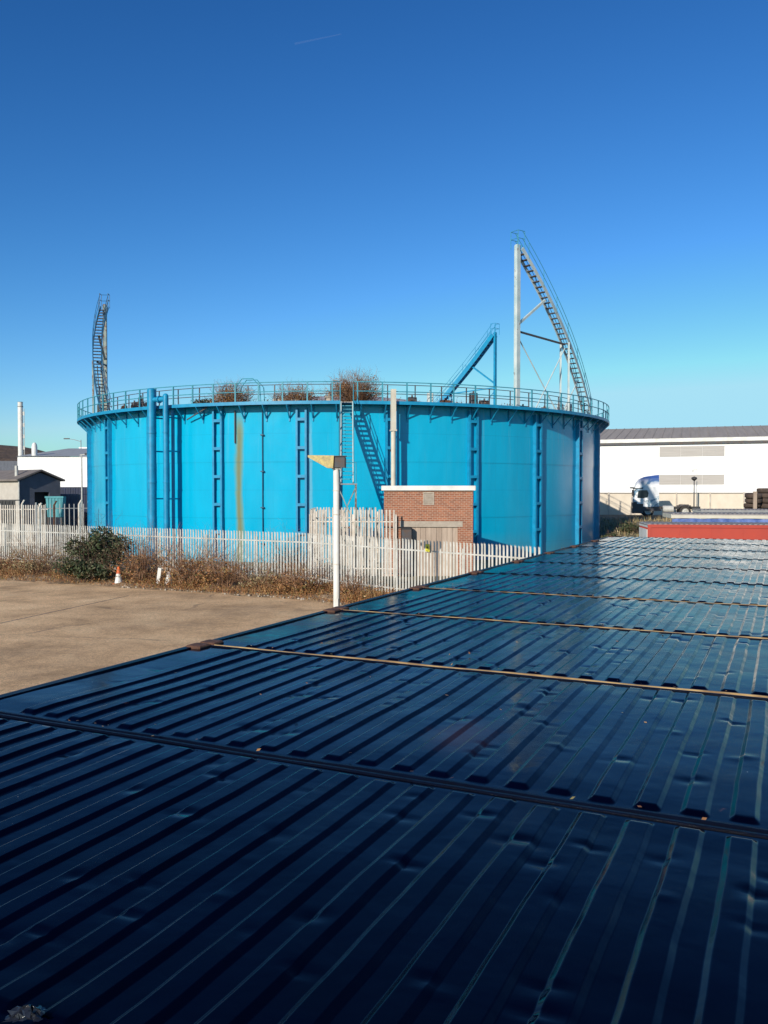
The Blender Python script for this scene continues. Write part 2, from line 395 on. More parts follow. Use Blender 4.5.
# verge of dirt under the fence
m=MB()
nx=260; ny=24
for j in range(ny+1):
    for i in range(nx+1):
        px=-230+i*(530+230)/nx; t=-.45+1.5*j/ny+.06*noise.noise((px*.03,j*.0,4))
        p=verge_pt(px,t)
        z=.03+.13*max(0,math.sin(math.pi*min(1,max(0,j/ny))))*(1+.8*noise.noise((p.x*.7,p.y*.7,1)))+.07*noise.noise((p.x*2.5,p.y*2.5,0))
        if j in(0,ny): z=-.03
        m.v.append((p.x,p.y,z))
for j in range(ny):
    for i in range(nx):
        a=j*(nx+1)+i; m.f.append((a,a+1,a+nx+2,a+nx+1)); m.mi.append(0)
tag(m.build('verge',M['dirt'],smooth=True),kind='structure')
# raised ground to the right/back where the lorry stands
m=MB(); UPZ=1.50
prof=[(56,-.05),(58,.25),(61,.8),(64,1.3),(67,1.58),(70,UPZ),(260,UPZ)]
xs=[12+i*2.0 for i in range(60)]
for (yy,zz) in prof:
    for x in xs:
        w=min(1,max(0,(x-13)/4)); z=zz*w-.05*(1-w)
        if 57<yy<69: z+=.18*noise.noise((x*.4,yy*.4,1))
        m.v.append((x,yy,z))
nX=len(xs)
for j in range(len(prof)-1):
    for i in range(nX-1):
        a=j*nX+i; m.f.append((a,a+1,a+nX+1,a+nX)); m.mi.append(0)
tag(m.build('bank',M['far'],smooth=True),kind='structure')
# hill far left
m=MB(); nx,ny=60,24
for j in range(ny+1):
    for i in range(nx+1):
        x=-900+i*14; y=560+j*16
        dx=(x+395)/190; dy=(y-740)/170
        z=49*math.exp(-dx*dx-dy*dy)*(1+.18*noise.noise((x*.02,y*.02,2)))+5*noise.noise((x*.05,y*.05,5))-2
        m.v.append((x,y,z))
for j in range(ny):
    for i in range(nx):
        a=j*(nx+1)+i; m.f.append((a,a+1,a+nx+2,a+nx+1)); m.mi.append(0)
tag(m.build('hill',M['hill'],smooth=True),kind='structure')

# ------------------------------------------------------------------ the gas holder tank
CX,CY=-2.84,65.33; A0=R(2.49); TR=18.62; WR=19.38; DZ=8.72
def al(deg): return R(deg)+A0
def tp(deg,r,z):
    a=al(deg); return Vector((r*math.sin(a),-r*math.cos(a),z))
tank=empty('gas_holder',(CX,CY,0))
tag(tank,'huge round bright blue steel gas holder tank with railed walkway round its rim','gas holder')
lap=[-.05,.86,2.42,3.97,5.53,7.09,8.66]
m=MB(); NS=288
prof=[]
for i in range(6):
    r=TR-(i%2)*.016
    prof+= [(r,lap[i]),(r,lap[i+1])]
prof.append((TR-.5,8.66))
for (r,z) in prof:
    for i in range(NS):
        a=2*math.pi*i/NS; m.v.append((r*math.sin(a),-r*math.cos(a),z))
for k in range(len(prof)-1):
    for i in range(NS):
        j=(i+1)%NS; m.f.append((k*NS+i,k*NS+j,(k+1)*NS+j,(k+1)*NS+i)); m.mi.append(0)
o=m.build('wall',M['tank'],tank); autosmooth(o,20)
# deck ring
def ring(name,r0,r1,z0,z1,mat,a0=0,a1=360,n=240,parent=tank):
    m=MB(); full=(a1-a0)>=359.9; cnt=n if full else n+1
    for i in range(cnt):
        d=a0+(a1-a0)*i/n
        for r,z in ((r0,z0),(r1,z0),(r1,z1),(r0,z1)): m.v.append(tuple(tp(d,r,z)))
    for i in range(n):
        j=(i+1)%cnt
        for k in range(4):
            q=(k+1)%4; m.f.append((i*4+k,j*4+k,j*4+q,i*4+q)); m.mi.append(0)
    if not full:
        m.f.append((0,1,2,3)); m.mi.append(0); b0=(cnt-1)*4; m.f.append((b0+3,b0+2,b0+1,b0)); m.mi.append(0)
    return m.build(name,mat,parent)
GAP=(-1.1,1.1)      # opening for the outside stair
ring('deck',TR-.62,WR-.02,DZ-.01,DZ+.03,M['deck_top'])
ring('deck_underside_shade',TR+.001,WR-.021,DZ-.045,DZ-.012,M['navy_trim_and_shade'])  # navy ring puts the shade beneath the walkway into colour
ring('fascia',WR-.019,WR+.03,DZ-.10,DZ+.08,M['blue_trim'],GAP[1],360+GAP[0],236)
ring('kerb_ring',TR-.70,TR-.621,DZ-.25,DZ+.10,M['deck_top'])
# rails
def railring(name,r,z,rad,mat,a0,a1,n=200):
    m=MB(); m.path([tp(a0+(a1-a0)*i/n,r,z) for i in range(n+1)],rad,6); o=m.build(name,mat,tank,smooth=True); return o
for z in (DZ+1.10,DZ+.60):
    railring('handrail',WR-.02,z,.026,M['teal_trim'],GAP[1],360+GAP[0])
for z in (DZ+1.12,DZ+.62):
    railring('inner_handrail',TR-.55,z,.022,M['dark_steel'],GAP[1]+1.5,361.5+GAP[0])
mp=MB(); mp.box(-.035,.035,-WR-.012,-WR+.05,DZ-.1,DZ+1.1); post=None
mi_=MB(); mi_.box(-.028,.028,-(TR-.55)-.022,-(TR-.55)+.022,DZ,DZ+1.12)
mb_=MB(); # bracket : triangular gusset under the deck
mb_.box(-.03,.03,-WR+.02,-TR-.01,DZ-.13,DZ-.04)
mb_.bar((0,-WR+.05,DZ-.12),(0,-TR-.03,DZ-.78),.06,.06)
mb_.box(-.03,.03,-TR-.05,-TR-.004,DZ-.95,DZ-.13)
first={}
def rep(key,mb,mat,deg,name):
    if key not in first:
        o=mb.build(name,mat,tank); first[key]=o
    else: o=link(name,first[key].data,tank)
    o.rotation_euler=(0,0,al(deg)); return o
NP=90
for i in range(NP):
    d=i*4.0+1.7
    rep('post',mp,M['teal_trim'],d,'post')
    rep('bracket',mb_,M['blue_trim'],d+.6,'bracket')
for i in range(72):
    rep('ipost',mi_,M['dark_steel'],i*5+2.2,'inner_post')
# pilasters every 15 deg: two flanges + battens
mpl=MB()
for s in (-1,1):
    mpl.box(s*.27-.035,s*.27+.035,-TR-.20,-TR+.03,0,DZ-.24)
    mpl.box(s*.27-.035-.04*(s>0),s*.27+.035+.04*(s<0),-TR-.225,-TR-.202,0,DZ-.24)
zb=.08
for z in (.10,1.65,3.20,4.75,6.31,7.86):
    mpl.box(-.232,.232,-TR-.235,-TR-.10,z-zb,z+zb)
for i in range(24):
    rep('pilaster',mpl,M['blue_trim'],7.4+15*i,'pilaster')
# thin drain line between the pilasters and others
m=MB(); 
m.tube(tp(-14.4,TR+.05,0),tp(-14.4,TR+.05,DZ-.35),.03,8)
for z in (1,3,5,7): m.box(-.09,.09,-TR-.16,-TR-.0,z,z+.06,Matrix.Rotation(al(-14.4),4,'Z'))
m.build('drain_pipe',M['navy_trim_and_shade'],tank)
m=MB(); m.tube(tp(-19.4,TR+.06,6.6),tp(-19.4,TR+.06,DZ-.3),.04,8); m.build('drain_pipe',M['dark_steel'],tank)
m=MB(); m.tube(tp(-1.15,TR+.11,0),tp(-1.15,TR+.11,DZ-.15),.06,8)
m.build('drain_pipe',M['navy_trim_and_shade'],tank)
# big gas pipes left
m=MB()
def elbow(c,a,b,r,rad,n=7):
    pts=[]
    for i in range(n+1):
        t=math.pi/2*i/n; pts.append(c+a*(math.cos(t)*r)+b*(math.sin(t)*r))
    return pts
D1,D2=-34.0,-31.0
p1=tp(D1,TR+1.15,0); p2=tp(D2,TR+1.1,0); tn=(p2-p1).normalized()
m.tube((p1.x,p1.y,0),(p1.x,p1.y,DZ+.92),.245,20); m.lathe([(0,DZ+1.05),(.14,DZ+1.03),(.22,DZ+.98),(.245,DZ+.92)][::-1],20,Matrix.Translation((p1.x,p1.y,0)))
for z in (1.2,4.4,7.2): m.tube((p1.x,p1.y,z),(p1.x,p1.y,z+.08),.275,20)
o=m.build('gas_pipe',M['blue_trim'],tank); autosmooth(o)
m=MB(); m.tube((p2.x,p2.y,0),(p2.x,p2.y,DZ+.55),.16,16)
m.lathe([(.16,DZ+.55),(.14,DZ+.62),(.08,DZ+.68),(0,DZ+.70)],16,Matrix.Translation((p2.x,p2.y,0)))
for z in (1.2,4.4,7.2): m.tube((p2.x,p2.y,z),(p2.x,p2.y,z+.07),.19,16)
o=m.build('gas_pipe',M['blue_trim'],tank); autosmooth(o)
m=MB(); m.tube(p1+Vector((0,0,DZ+.38)),p2+Vector((0,0,DZ+.38)),.14,14); q=p1.lerp(p2,.55)
m.tube(q+Vector((0,0,DZ+.38))-tn*.05,q+Vector((0,0,DZ+.38))+tn*.05,.21,14)
o=m.build('link_pipe',M['blue_trim'],tank); autosmooth(o)
for z in (.8,3.5,6.2,8.1):
    m=MB(); m.bar(tp(D1,TR,z),p1+Vector((0,0,z)),.08,.08); m.bar(tp(D2,TR,z),p2+Vector((0,0,z)),.08,.08); m.build('pipe_support',M['blue_trim'],tank)
m=MB(); m.tube(tp(-31.2,TR+.45,0),tp(-31.2,TR+.45,DZ-.15),.10,12); m.build('gas_pipe',M['blue_trim'],tank)
m=MB(); m.bar(tp(-28.5,TR+.3,DZ-.75),tp(-24.0,TR+.5,DZ-.15),.06,.06); m.build('brace',M['dark_steel'],tank)
# cream vent pipe by the brick hut
m=MB(); 
a=tp(7.35,WR+.18,0)
m.box(-.13,.13,-.13,.13,7.25,DZ+.7,Matrix.Translation(a)@Matrix.Rotation(al(8),4,'Z'))
m.tube((a.x,a.y,0),(a.x,a.y,7.25),.13,14)
m.box(-.17,.17,-.16,.16,7.17,7.25,Matrix.Translation(a)@Matrix.Rotation(al(8),4,'Z'))
m.build('vent_pipe',M['cream'],tank)
# crown (gas bell dome) inside
m=MB(); RC=TR-1.05; prof=[]
for i in range(14):
    t=i/13; prof.append((RC*(1-t)+.01, 8.1+2.9*math.sin(t*math.pi/2)**1.0*(1-(1-t)**2*.4)))
m.lathe([(RC,7.0)]+prof,96); o=m.build('crown',M['lav_crown'],tank,smooth=True)
m=MB()
for rr_,ins in ((TR-.5,0),(TR-1.1,.3)):
    m.path([tp(-20.2,rr_,DZ+.1),tp(-20.0,rr_,DZ+1.1),tp(-18.9,rr_,DZ+1.5),tp(-16.8,rr_,DZ+1.5),tp(-15.5,rr_,DZ+1.05),tp(-15.3,rr_,DZ+.1)],.026,6)
m.build('hoop_rail',M['teal_trim'],tank)
# rubble/valves boxes on the rim
for dg,w,h,mt in ((-12.2,.75,.42,'concrete'),(-9.3,.5,.35,'concrete'),(-3.2,.45,.5,'concrete'),(55,.5,.9,'pale_paint'),(50.5,.35,.8,'pale_paint'),(-48,.3,.7,'dark_steel'),(-45.5,.18,.95,'dark_steel'),(-52.5,.3,.6,'rust'),(-43,.25,.6,'dark_steel'),(27,.6,.5,'dark_steel'),(24.5,.45,.9,'dark_steel'),(44,.5,.4,'rust'),(37,.9,.35,'rust'),(12,.5,.5,'dark_steel'),(15.5,.3,.8,'pale_paint'),(18.5,.6,.4,'rust')):
    m=MB(); T=Matrix.Rotation(al(dg),4,'Z'); r0=TR-.95
    m.bevbox(-w/2,w/2,-r0-.15,-r0+.15,DZ-.5,DZ+h,.03,T)
    m.tube(T@Vector((0,-r0-.2,DZ+h*.6)),T@Vector((0,-r0+.2,DZ+h*.6)),.12,12)
    m.tube(T@Vector((0,-r0,DZ+h*.9)),T@Vector((0,-r0,DZ+h+.12)),.05,8)
    m.build('guide_roller',M[mt],tank)
# three stair towers
def tower(a0,sgn_len,mats,label,cw=1.0,dr=0,dz=0):
    t=empty('stair_tower',(0,0,0)); t.parent=tank; t['label']=label
    RS=TR-.32-dr; zt=18.15-dz; zb0=DZ+.05
    pm,sm,hm=mats
    # column : box section with flanges
    c=tp(a0,RS,0); T=Matrix.Translation(c)@Matrix.Rotation(al(a0),4,'Z')
    m=MB(); m.box(-.13*cw,.13*cw,-.10,.10,DZ-.1,zt+.25,T); m.box(-.16*cw,.16*cw,-.13,-.102,DZ-.1,zt+.2,T); m.box(-.16*cw,.16*cw,.102,.13,DZ-.1,zt+.2,T)
    m.box(-.3,.3,-.28,.28,DZ+.03,DZ+.09,T)
    m.build('column',pm,t)
    K=34
    def sp(i,r,dz=0): 
        q=i/K; return tp(a0+sgn_len*(.012+q*.988),r,zt+(zb0-zt)*q+dz)
    m=MB()
    for r in (RS-.28,RS+.28):
        for k in range(17):
            m.bar(sp(k*2,r),sp(k*2+2,r),.05,.40 if cw==.6 else .21)
    m.build('stringer',sm,t)
    m=MB()
    for i in range(1,K):
        m.bar(sp(i,RS-.26,.0),sp(i,RS+.26,.0),.24,.045)
    m.build('tread',M['dark_steel'],t)
    m=MB()
    for r in (RS-.30,RS+.30):
        for h in (1.0,.55):
            m.path([sp(i,r,h) for i in range(0,K+1,2)],.018,5)
        for i in range(2,K,5): m.tube(sp(i,r,0),sp(i,r,1.0),.02,5)
    # level guard rail round the top of the column
    sx2=.3*(1 if sgn_len>0 else -1)
    for z in (.55,1.0):
        for y_ in (-.30,.30): m.tube(T@Vector((sx2,y_,zt+z)),T@Vector((-sx2*.8,y_,zt+z)),.018,5)
        m.tube(T@Vector((-sx2*.8,-.30,zt+z)),T@Vector((-sx2*.8,.30,zt+z)),.018,5)
    for y_ in (-.30,.30): m.tube(T@Vector((-sx2*.8,y_,zt)),T@Vector((-sx2*.8,y_,zt+1.0)),.02,5); m.tube(T@Vector((sx2,y_,zt)),T@Vector((sx2,y_,zt+1.0)),.02,5)
    m.build('handrail',hm,t)
    # mid column + braces
    am=a0+sgn_len*.52; zm=zt+(zb0-zt)*.52
    m=MB()
    for r in (RS-.28,RS+.28):
        m.bar(tp(am,r,DZ),tp(am,r,zm-.05),.11,.11)
    m.build('mid_post',pm,t)
    m=MB(); m.bar(tp(a0,RS,13.35),tp(am,RS,zm-.15),.10,.10); m.build('cross_beam',M['dark_steel'] if mats[0]!=M['blue_trim'] else M['blue_trim'],t)
    m=MB(); am2=a0+sgn_len*.27; m.bar(tp(a0,RS,13.7),tp(am2,RS,zt+(zb0-zt)*.27-.12),.13,.13)
    m.tube(tp(a0,RS,13.1),tp(a0+sgn_len*.42,RS,DZ+.1),.035,6); m.tube(tp(am,RS,zm-.4),tp(a0+sgn_len*.17,RS,DZ+.1),.035,6)
    m.tube(tp(am,RS,DZ+.4),tp(a0+sgn_len*.75,RS,zt+(zb0-zt)*.75),.04,6)
    m.build('brace',pm,t)
    return t
tower(33.2,29.0,(M['pale_paint'],M['pale_paint'],M['teal_trim']),'flaking white stair tower with a long stair down to its right',.85)
tower(132.3,29.5,(M['blue_trim'],M['blue_trim'],M['blue_trim']),'blue stair tower on the far rim',.6)
tower(271.6,29.0,(M['rusty_col'],M['dark_blue_steel'],M['dark_blue_steel']),'rusty dark blue stair tower at the left rim',.8,.25,.55)
# outside access stair (runs straight out from the rim)
st=empty('access_stair',(0,0,0),A0); st.parent=tank
H0=DZ-.02; Y0=-WR-.05; run=3.05; drop=4.35; K=22
m=MB()
for s in (-1,1): m.bar((s*.31,Y0,H0),(s*.31,Y0-run,H0-drop),.05,.20)
m.build('stringer',M['pale_paint'],st)
m=MB()
for i in range(1,K):
    q=i/K; m.box(-.285,.285,Y0-run*q-.10,Y0-run*q+.10,H0-drop*q-.02,H0-drop*q+.02)
m.build('tread',M['teal_trim'],st)
m=MB()
for s in (-1,1):
    for h in (1.0,.55): m.tube((s*.35,Y0+.1,H0+h),(s*.35,Y0-run,H0-drop+h),.022,6)
    for i in range(0,6): q=i/5; m.tube((s*.35,Y0-run*q,H0-drop*q),(s*.35,Y0-run*q,H0-drop*q+1.0),.024,6)
m.build('handrail',M['teal_trim'],st)
m=MB(); yb=Y0-run; zb1=H0-drop
m.box(-.5,.5,yb-1.0,yb-.02,zb1-.09,zb1-.03); m.build('landing',M['grey'],st)
m=MB()
for s in (-1,1):
    for y in (yb-.95,yb-.08): m.box(s*.44-.04,s*.44+.04,y-.04,y+.04,0,zb1-.09)
for s in (-1,1):
    m.bar((s*.44,yb-.95,.4),(s*.44,yb-.08,zb1-.3),.05,.05); 
m.bar((-.44,yb-.95,2.2),(.44,yb-.95,zb1-.2),.05,.05); m.bar((.44,yb-.95,2.2),(-.44,yb-.95,zb1-.2),.05,.05); m.bar((-.44,yb-.95,2.15),(.44,yb-.95,2.15),.07,.07)
m.build('trestle',M['rusty_col'],st)
m=MB()
for s in (-1,1):
    for i in range(0,9): q=i/9
    m.tube((s*.45,yb-.98,zb1),(s*.45,yb-.98,zb1+1),.025,6)
m.tube((-.45,yb-.98,zb1+1),(.45,yb-.98,zb1+1),.025,6); m.build('landing_rail',M['teal_trim'],st)

# ------------------------------------------------------------------ vegetation helpers
def leafblob(m,c,rad,n,size,seed,flat=1.0,shell=.55):
    rd=random.Random(seed)
    cl=[]
    while len(cl)<24:
        q=Vector((rd.gauss(0,.42),rd.gauss(0,.42),rd.gauss(0,.42)*flat))
        if q.length<.78: cl.append((q,rd.uniform(.22,.45)))
    for i in range(n):
        cc,cr=rd.choice(cl)
        d=Vector((rd.gauss(0,1),rd.gauss(0,1),rd.gauss(0,1))).normalized()*cr*(shell+(1-shell)*rd.random())
        p=Vector(((cc.x+d.x)*rad[0],(cc.y+d.y)*rad[1],(cc.z+d.z)*rad[2]))+Vector(c)
        if p.z<.03: p.z=.03+rd.random()*.2
        s=size*rd.uniform(.6,1.4)
        a=Vector((rd.gauss(0,1),rd.gauss(0,1),rd.gauss(0,.7))).normalized(); b=a.cross(Vector((rd.gauss(0,1),rd.gauss(0,1),rd.gauss(0,1)))).normalized()
        m.add([p-a*s,p+b*s*.45,p+a*s,p-b*s*.45],[(0,1,2,3)])
def twigbush(m,base,h,w,n,seed,r=.012,lean=.0):
    rd=random.Random(seed)
    for i in range(n):
        az=rd.uniform(0,2*math.pi); sp=rd.random()**.6
        p=Vector(base)+Vector((rd.gauss(0,.08)*w,rd.gauss(0,.08)*w,0)); 
        d=Vector((math.cos(az)*sp*w*.55,math.sin(az)*sp*w*.55,h*(1-.45*sp*sp)*rd.uniform(.6,1.05)))
        L=d.length; segs=4; prev=p; dirn=d.normalized(); rr=r
        for k in range(segs):
            nd=(dirn+Vector((rd.gauss(0,.18),rd.gauss(0,.18),rd.gauss(0,.1)+.03))).normalized(); q=prev+nd*L/segs
            m.tube(prev,q,rr,3,rr*.7,cap=False); 
            if k>0:
                for _ in range(3):
                    sd=(nd+Vector((rd.gauss(0,.7),rd.gauss(0,.7),rd.gauss(0,.5)+.1))).normalized(); e=q+sd*L*rd.uniform(.08,.22)
                    m.tube(q,e,rr*.55,3,rr*.3,cap=False)
                    e2=e+(sd+Vector((rd.gauss(0,.6),rd.gauss(0,.6),rd.gauss(0,.5)))).normalized()*L*.1
                    m.tube(e,e2,rr*.35,3,rr*.2,cap=False)
            prev=q; dirn=nd; rr*=.75
def plant(name,loc,label,cat,parts,group=None):
    r=empty(name,loc); tag(r,label,cat,group)
    for nm,mb,mt in parts: mb.build(nm,mt,r)
    return r
# bare shrubs growing on the tank rim
rim=[(-22.0,1.5,2.6,150,'wide bare brown shrub on the tank rim left of the rounded hoop rail',1),
     (-9.8,1.3,2.8,130,'bare grey brown shrub on the tank rim right of the rounded hoop rail',2),
     (1.4,1.95,2.9,260,'tallest bare brown shrub on the tank rim above the outside stair',3),
     (26.0,.7,1.0,40,'small twiggy shrub on the rim left of the white stair tower column',5)]
for dg,h,w,n,lab,sd in rim:
    p=tp(dg,TR-1.25,DZ-.35)+Vector((CX,CY,0))
    a=MB(); twigbush(a,(0,0,0),h+.3,w,n,sd,.02); b=MB(); leafblob(b,(0,0,h*.62),(w*.62,w*.5,h*.5),int(n*13),.045,sd+50)
    plant('shrub',p,lab,'shrub',[('stems',a,M['twig']),('dead_leaves',b,M['dry_leaf'])],'shrubs growing on the tank rim')
for k,(dg,lab) in enumerate([(-29.5,'small dark green plant on the rim right of the big blue pipes'),(-26.5,'low green plant on the rim midway between pipes and brown shrub')]):
    p=tp(dg,TR-1.0,DZ-.15)+Vector((CX,CY,0))
    a=MB(); twigbush(a,(0,0,0),.8,1.1,14,k+70,.015); b=MB(); leafblob(b,(0,0,.42),(.75,.6,.4),420,.06,k+80)
    plant('plant',p,lab,'plant',[('stems',a,M['bark']),('foliage',b,M['green_leaf'])],'green plants on the tank rim')
m=MB(); rd=random.Random(21)
for i in range(5200):
    dg=rd.uniform(-75,85); 
    if rd.random()>.45+1.3*noise.noise((dg*.17,0,2)): continue
    p=tp(dg,TR-rd.uniform(.75,1.6),DZ-.25)+Vector((CX,CY,0)); h=rd.uniform(.15,.75)*(.6+.9*max(0,noise.noise((dg*.4,3,1))+.3))
    d=Vector((rd.gauss(0,.45),rd.gauss(0,.45),1)).normalized(); w_=Vector((rd.gauss(0,1),rd.gauss(0,1),0)).normalized()*rd.uniform(.012,.03)
    m.add([p-w_,p+w_,p+d*(h+.2)],[(0,1,2)])
    for _ in range(2):
        c=p+d*(h+.2)*rd.uniform(.5,1); a=Vector((rd.gauss(0,1),rd.gauss(0,1),rd.gauss(0,.6))).normalized()*rd.uniform(.03,.06); b=a.cross(Vector((rd.gauss(0,1),rd.gauss(0,1),1))).normalized()*a.length*.5
        m.add([c-a,c+b,c+a,c-b],[(0,1,2,3)])
tag(m.build('rim_weeds',M['twig']),'low dead weeds growing all along the tank rim behind the railing','weeds',kind='stuff')
# big green bush by the fence
def bushat(px,off,w,h,n,lab,seed,mat='green_leaf',size=.09,tw=40,name='bush'):
    p=verge_pt(px,off); p.z=.04
    dry=mat!='green_leaf'
    a=MB(); twigbush(a,(0,0,0),h*(1.25 if dry else 1.08),w*(1.3 if dry else 1.15),int(tw*(1.4 if dry else 1.3)),seed,.014); b=MB(); leafblob(b,(0,0,h*.40),(w*(.70 if dry else .56),w*.42,h*(.52 if dry else .54)),int(n*(.5 if dry else .8)),size,seed+9,flat=(.8 if dry else 1.0))
    return plant(name,p,lab,'bush',[('branches',a,M['bark'] if mat=='green_leaf' else M['twig']),('foliage',b,M[mat])])
bushat(95,.58,3.3,2.7,7000,'large dark green bush leaning on the white fence',11,size=.075,tw=60)
bushat(84,.90,2.4,1.3,3000,'low dark green bush at the yard edge in front of the large one',12,size=.07,tw=24)
bushat(142,.72,2.0,1.9,2600,'reddish dry bramble bush right beside the large green bush',13,'dry_leaf',.05,60,'bramble')
bushat(190,.72,2.6,1.8,3200,'rusty brown bramble bush right of the leaning white post',14,'dry_leaf',.05,60,'bramble')
bushat(222,.74,1.9,1.5,2200,'brown bramble bush under the fence below the long green streak',15,'dry_leaf',.05,50,'bramble')
bushat(40,.62,2.8,1.5,2300,'straw brown bramble bush left of the green bush',16,'straw',.05,50,'bramble')
bushat(8,.5,2.0,1.0,1300,'brown bramble bush at the left edge of the photo',19,'dry_leaf',.05,44,'bramble')
bushat(262,.65,1.9,1.0,1400,'low straw coloured bramble bush between the green streak and the lamp pole',20,'straw',.045,34,'bramble')
bushat(300,.72,1.9,1.2,1600,'brown bramble bush left of the white lamp pole',21,'dry_leaf',.045,44,'bramble')
bushat(292,-.35,1.6,1.9,60,'bare twiggy bramble behind the low fence beside the tall enclosure',17,'dry_leaf',.04,70,'bramble')
bushat(352,.5,1.5,.8,700,'low brown bramble at the foot of the tall enclosure right of the lamp pole',18,'dry_leaf',.045,34,'bramble')
# weeds as stuff
m=MB(); rd=random.Random(4)
for i in range(34000):
    px=rd.uniform(-90,400); off=rd.gauss(.45,.35)
    if off>1.05: continue
    p=verge_pt(px,off)
    dens=noise.noise((p.x*.6,p.y*.6,7))
    if rd.random()>.75+dens*1.1: continue
    h=.14+.55*max(0,.45+dens)*rd.random(); 
    if off>.9: h*=.45
    d=Vector((rd.gauss(0,.4),rd.gauss(0,.4),1)).normalized(); s=Vector((rd.gauss(0,1),rd.gauss(0,1),0)).normalized()*rd.uniform(.006,.018)
    p.z=.06
    q=p+d*h; 
    m.add([p-s,p+s,q],[(0,1,2)])
    if rd.random()<.9:
        for _ in range(2):
            c=p+d*h*rd.uniform(.3,1); a=Vector((rd.gauss(0,1),rd.gauss(0,1),rd.gauss(0,.6))).normalized()*rd.uniform(.02,.05); b=a.cross(Vector((rd.gauss(0,1),rd.gauss(0,1),1))).normalized()*a.length*.5
            m.add([c-a,c+b,c+a,c-b],[(0,1,2,3)])
tag(m.build('weeds',M['dry_leaf']),'dry brown weeds and dead stems along the foot of the white fence','weeds',kind='stuff')
m=MB()
for i in range(12000):
    y=rd.uniform(50,76); x=rd.uniform(14,34) if y>60 else rd.uniform(11,17)
    p=Vector((x,y,0)); 
    zz=0
    for (ya,za),(yb2,zb2) in zip(prof[:-1] if False else [(56,-.05),(58,.25),(61,.8),(64,1.3),(67,1.58),(70,UPZ)],[(58,.25),(61,.8),(64,1.3),(67,1.58),(70,UPZ),(260,UPZ)]):
        if ya<=y<yb2: zz=za+(zb2-za)*(y-ya)/(yb2-ya)
    zz*=min(1,max(0,(x-13)/4))
    if rd.random()>.6+noise.noise((x*.5,y*.5,2)): continue
    h=rd.uniform(.15,.6)*(1 if y<68 else .35); s=Vector((rd.gauss(0,1),rd.gauss(0,1),0)).normalized()*rd.uniform(.02,.05)
    p.z=zz-.05; q=p+Vector((rd.gauss(0,.15),rd.gauss(0,.15),h)); m.add([p-s,p+s,q],[(0,1,2)])
tag(m.build('rough_grass',M['straw']),'rough dry grass on the bank below the parked lorry','grass',kind='stuff')
for px,d,w,h,lab,sd in ((630,62,3.0,.9,'green brown bush on the bank at the foot of the lorry',31),(612,58,1.6,1.0,'dark bush on the bank beside the tank wall',32),(652,60,2.2,.7,'low bush on the bank below the lorry rear wheels',33)):
    z={62:.85,58:.2,60:.55}[d]
    a=MB(); twigbush(a,(0,0,0),h,w,24,sd,.02); b=MB(); leafblob(b,(0,0,h*.4),(w*.5,w*.4,h*.5),900,.10,sd)
    plant('bush',(PX(px,d),d,z),lab,'bush',[('branches',a,M['bark']),('foliage',b,M['green_leaf' if sd!=33 else 'straw'])])

# ------------------------------------------------------------------ palisade fences
def pale(m,p,t,n,h,z0,rd):
    # W-section pale with pointed triple-splayed top
    hh=h+rd.uniform(-.012,.012); w=.038; lean=rd.gauss(0,.004)
    def L(u,d,z): return p+t*(u+lean*z)+n*d+Vector((0,0,z0+z))
    cs=[(-w,0.0),(-w*.45,.014),(0,.004),(w*.45,.014),(w,0.0)]
    vs=[]
    for z,k in ((0,1),(hh-.13,1)):
        for u,d in cs: vs.append(L(u*k,d,z))
    vs+= [L(-w*1.0,.012,hh-.03),L(-w*.35,.014,hh-.06),L(0,.03,hh),L(w*.35,.014,hh-.06),L(w*1.0,.012,hh-.03)]
    fs=[]
    for r in range(2):
        for k in range(4): fs.append((r*5+k,r*5+k+1,r*5+5+k+1,r*5+5+k))
    m.add(vs,fs)
def palisade(name,pts,h,label,mat,z0=.05,bay=2.75,rails=(.32,1.85),pitch=.155,miss=.0,group=None,seed=3):
    rd=random.Random(seed)
    root=empty(name,pts[0]); tag(root,label,'fence',group)
    O=Vector(pts[0])
    for a,b in zip(pts[:-1],pts[1:]):
        a=Vector(a)-O; b=Vector(b)-O; L=(b-a).length; t=(b-a).normalized(); n=Vector((t.y,-t.x,0))
        if (n.y)>0: n=-n
        nb=max(1,round(L/bay)); bl=L/nb
        for i in range(nb+1):
            pm=MB(); T=Matrix.Translation(a+t*bl*i)@Matrix.Rotation(math.atan2(t.y,t.x),4,'Z')
            if n.y<0 and (Matrix.Rotation(math.atan2(t.y,t.x),3,'Z')@Vector((0,-1,0))).dot(n)<0: sg=-1
            else: sg=1
            y0,y1=(.045,.095) if sg>0 else (-.095,-.045)
            pm.box(-.05,.05,y0,y1,0,h-.25+z0,T); pm.build('post',mat,root)
        for z in rails:
            rm=MB(); rm.bar(a+Vector((0,0,z+z0))-n*.022,b+Vector((0,0,z+z0))-n*.022,.04,.05); rm.build('rail',mat,root)
        for i in range(nb):
            pm=MB(); k=int(bl/pitch)
            for j in range(k):
                if rd.random()<miss: continue
                pale(pm,a+t*(bl*i+(j+.5)*bl/k),t,n,h,z0,rd)
            pm.build('pale_panel',mat,root)
    return root
palisade('palisade_fence',[FA,FB,FC,FD],2.22,'low white palisade fence along the far side of the yard',M['galv'],rails=(.35,1.80))
E1=Vector((PX(310,39.4),39.4,0)); E2=Vector((PX(395.5,38.9),38.9,0)); E0=Vector((E1.x-.15,44.6,0)); E3=Vector((-.35,44.3,0))
palisade('palisade_enclosure',[E3,E0,E1,E2],3.08,'tall palisade enclosure round the stair foot beside the brick hut',M['galv_dirty'],z0=.05,rails=(.35,2.5),bay=2.0,seed=8)
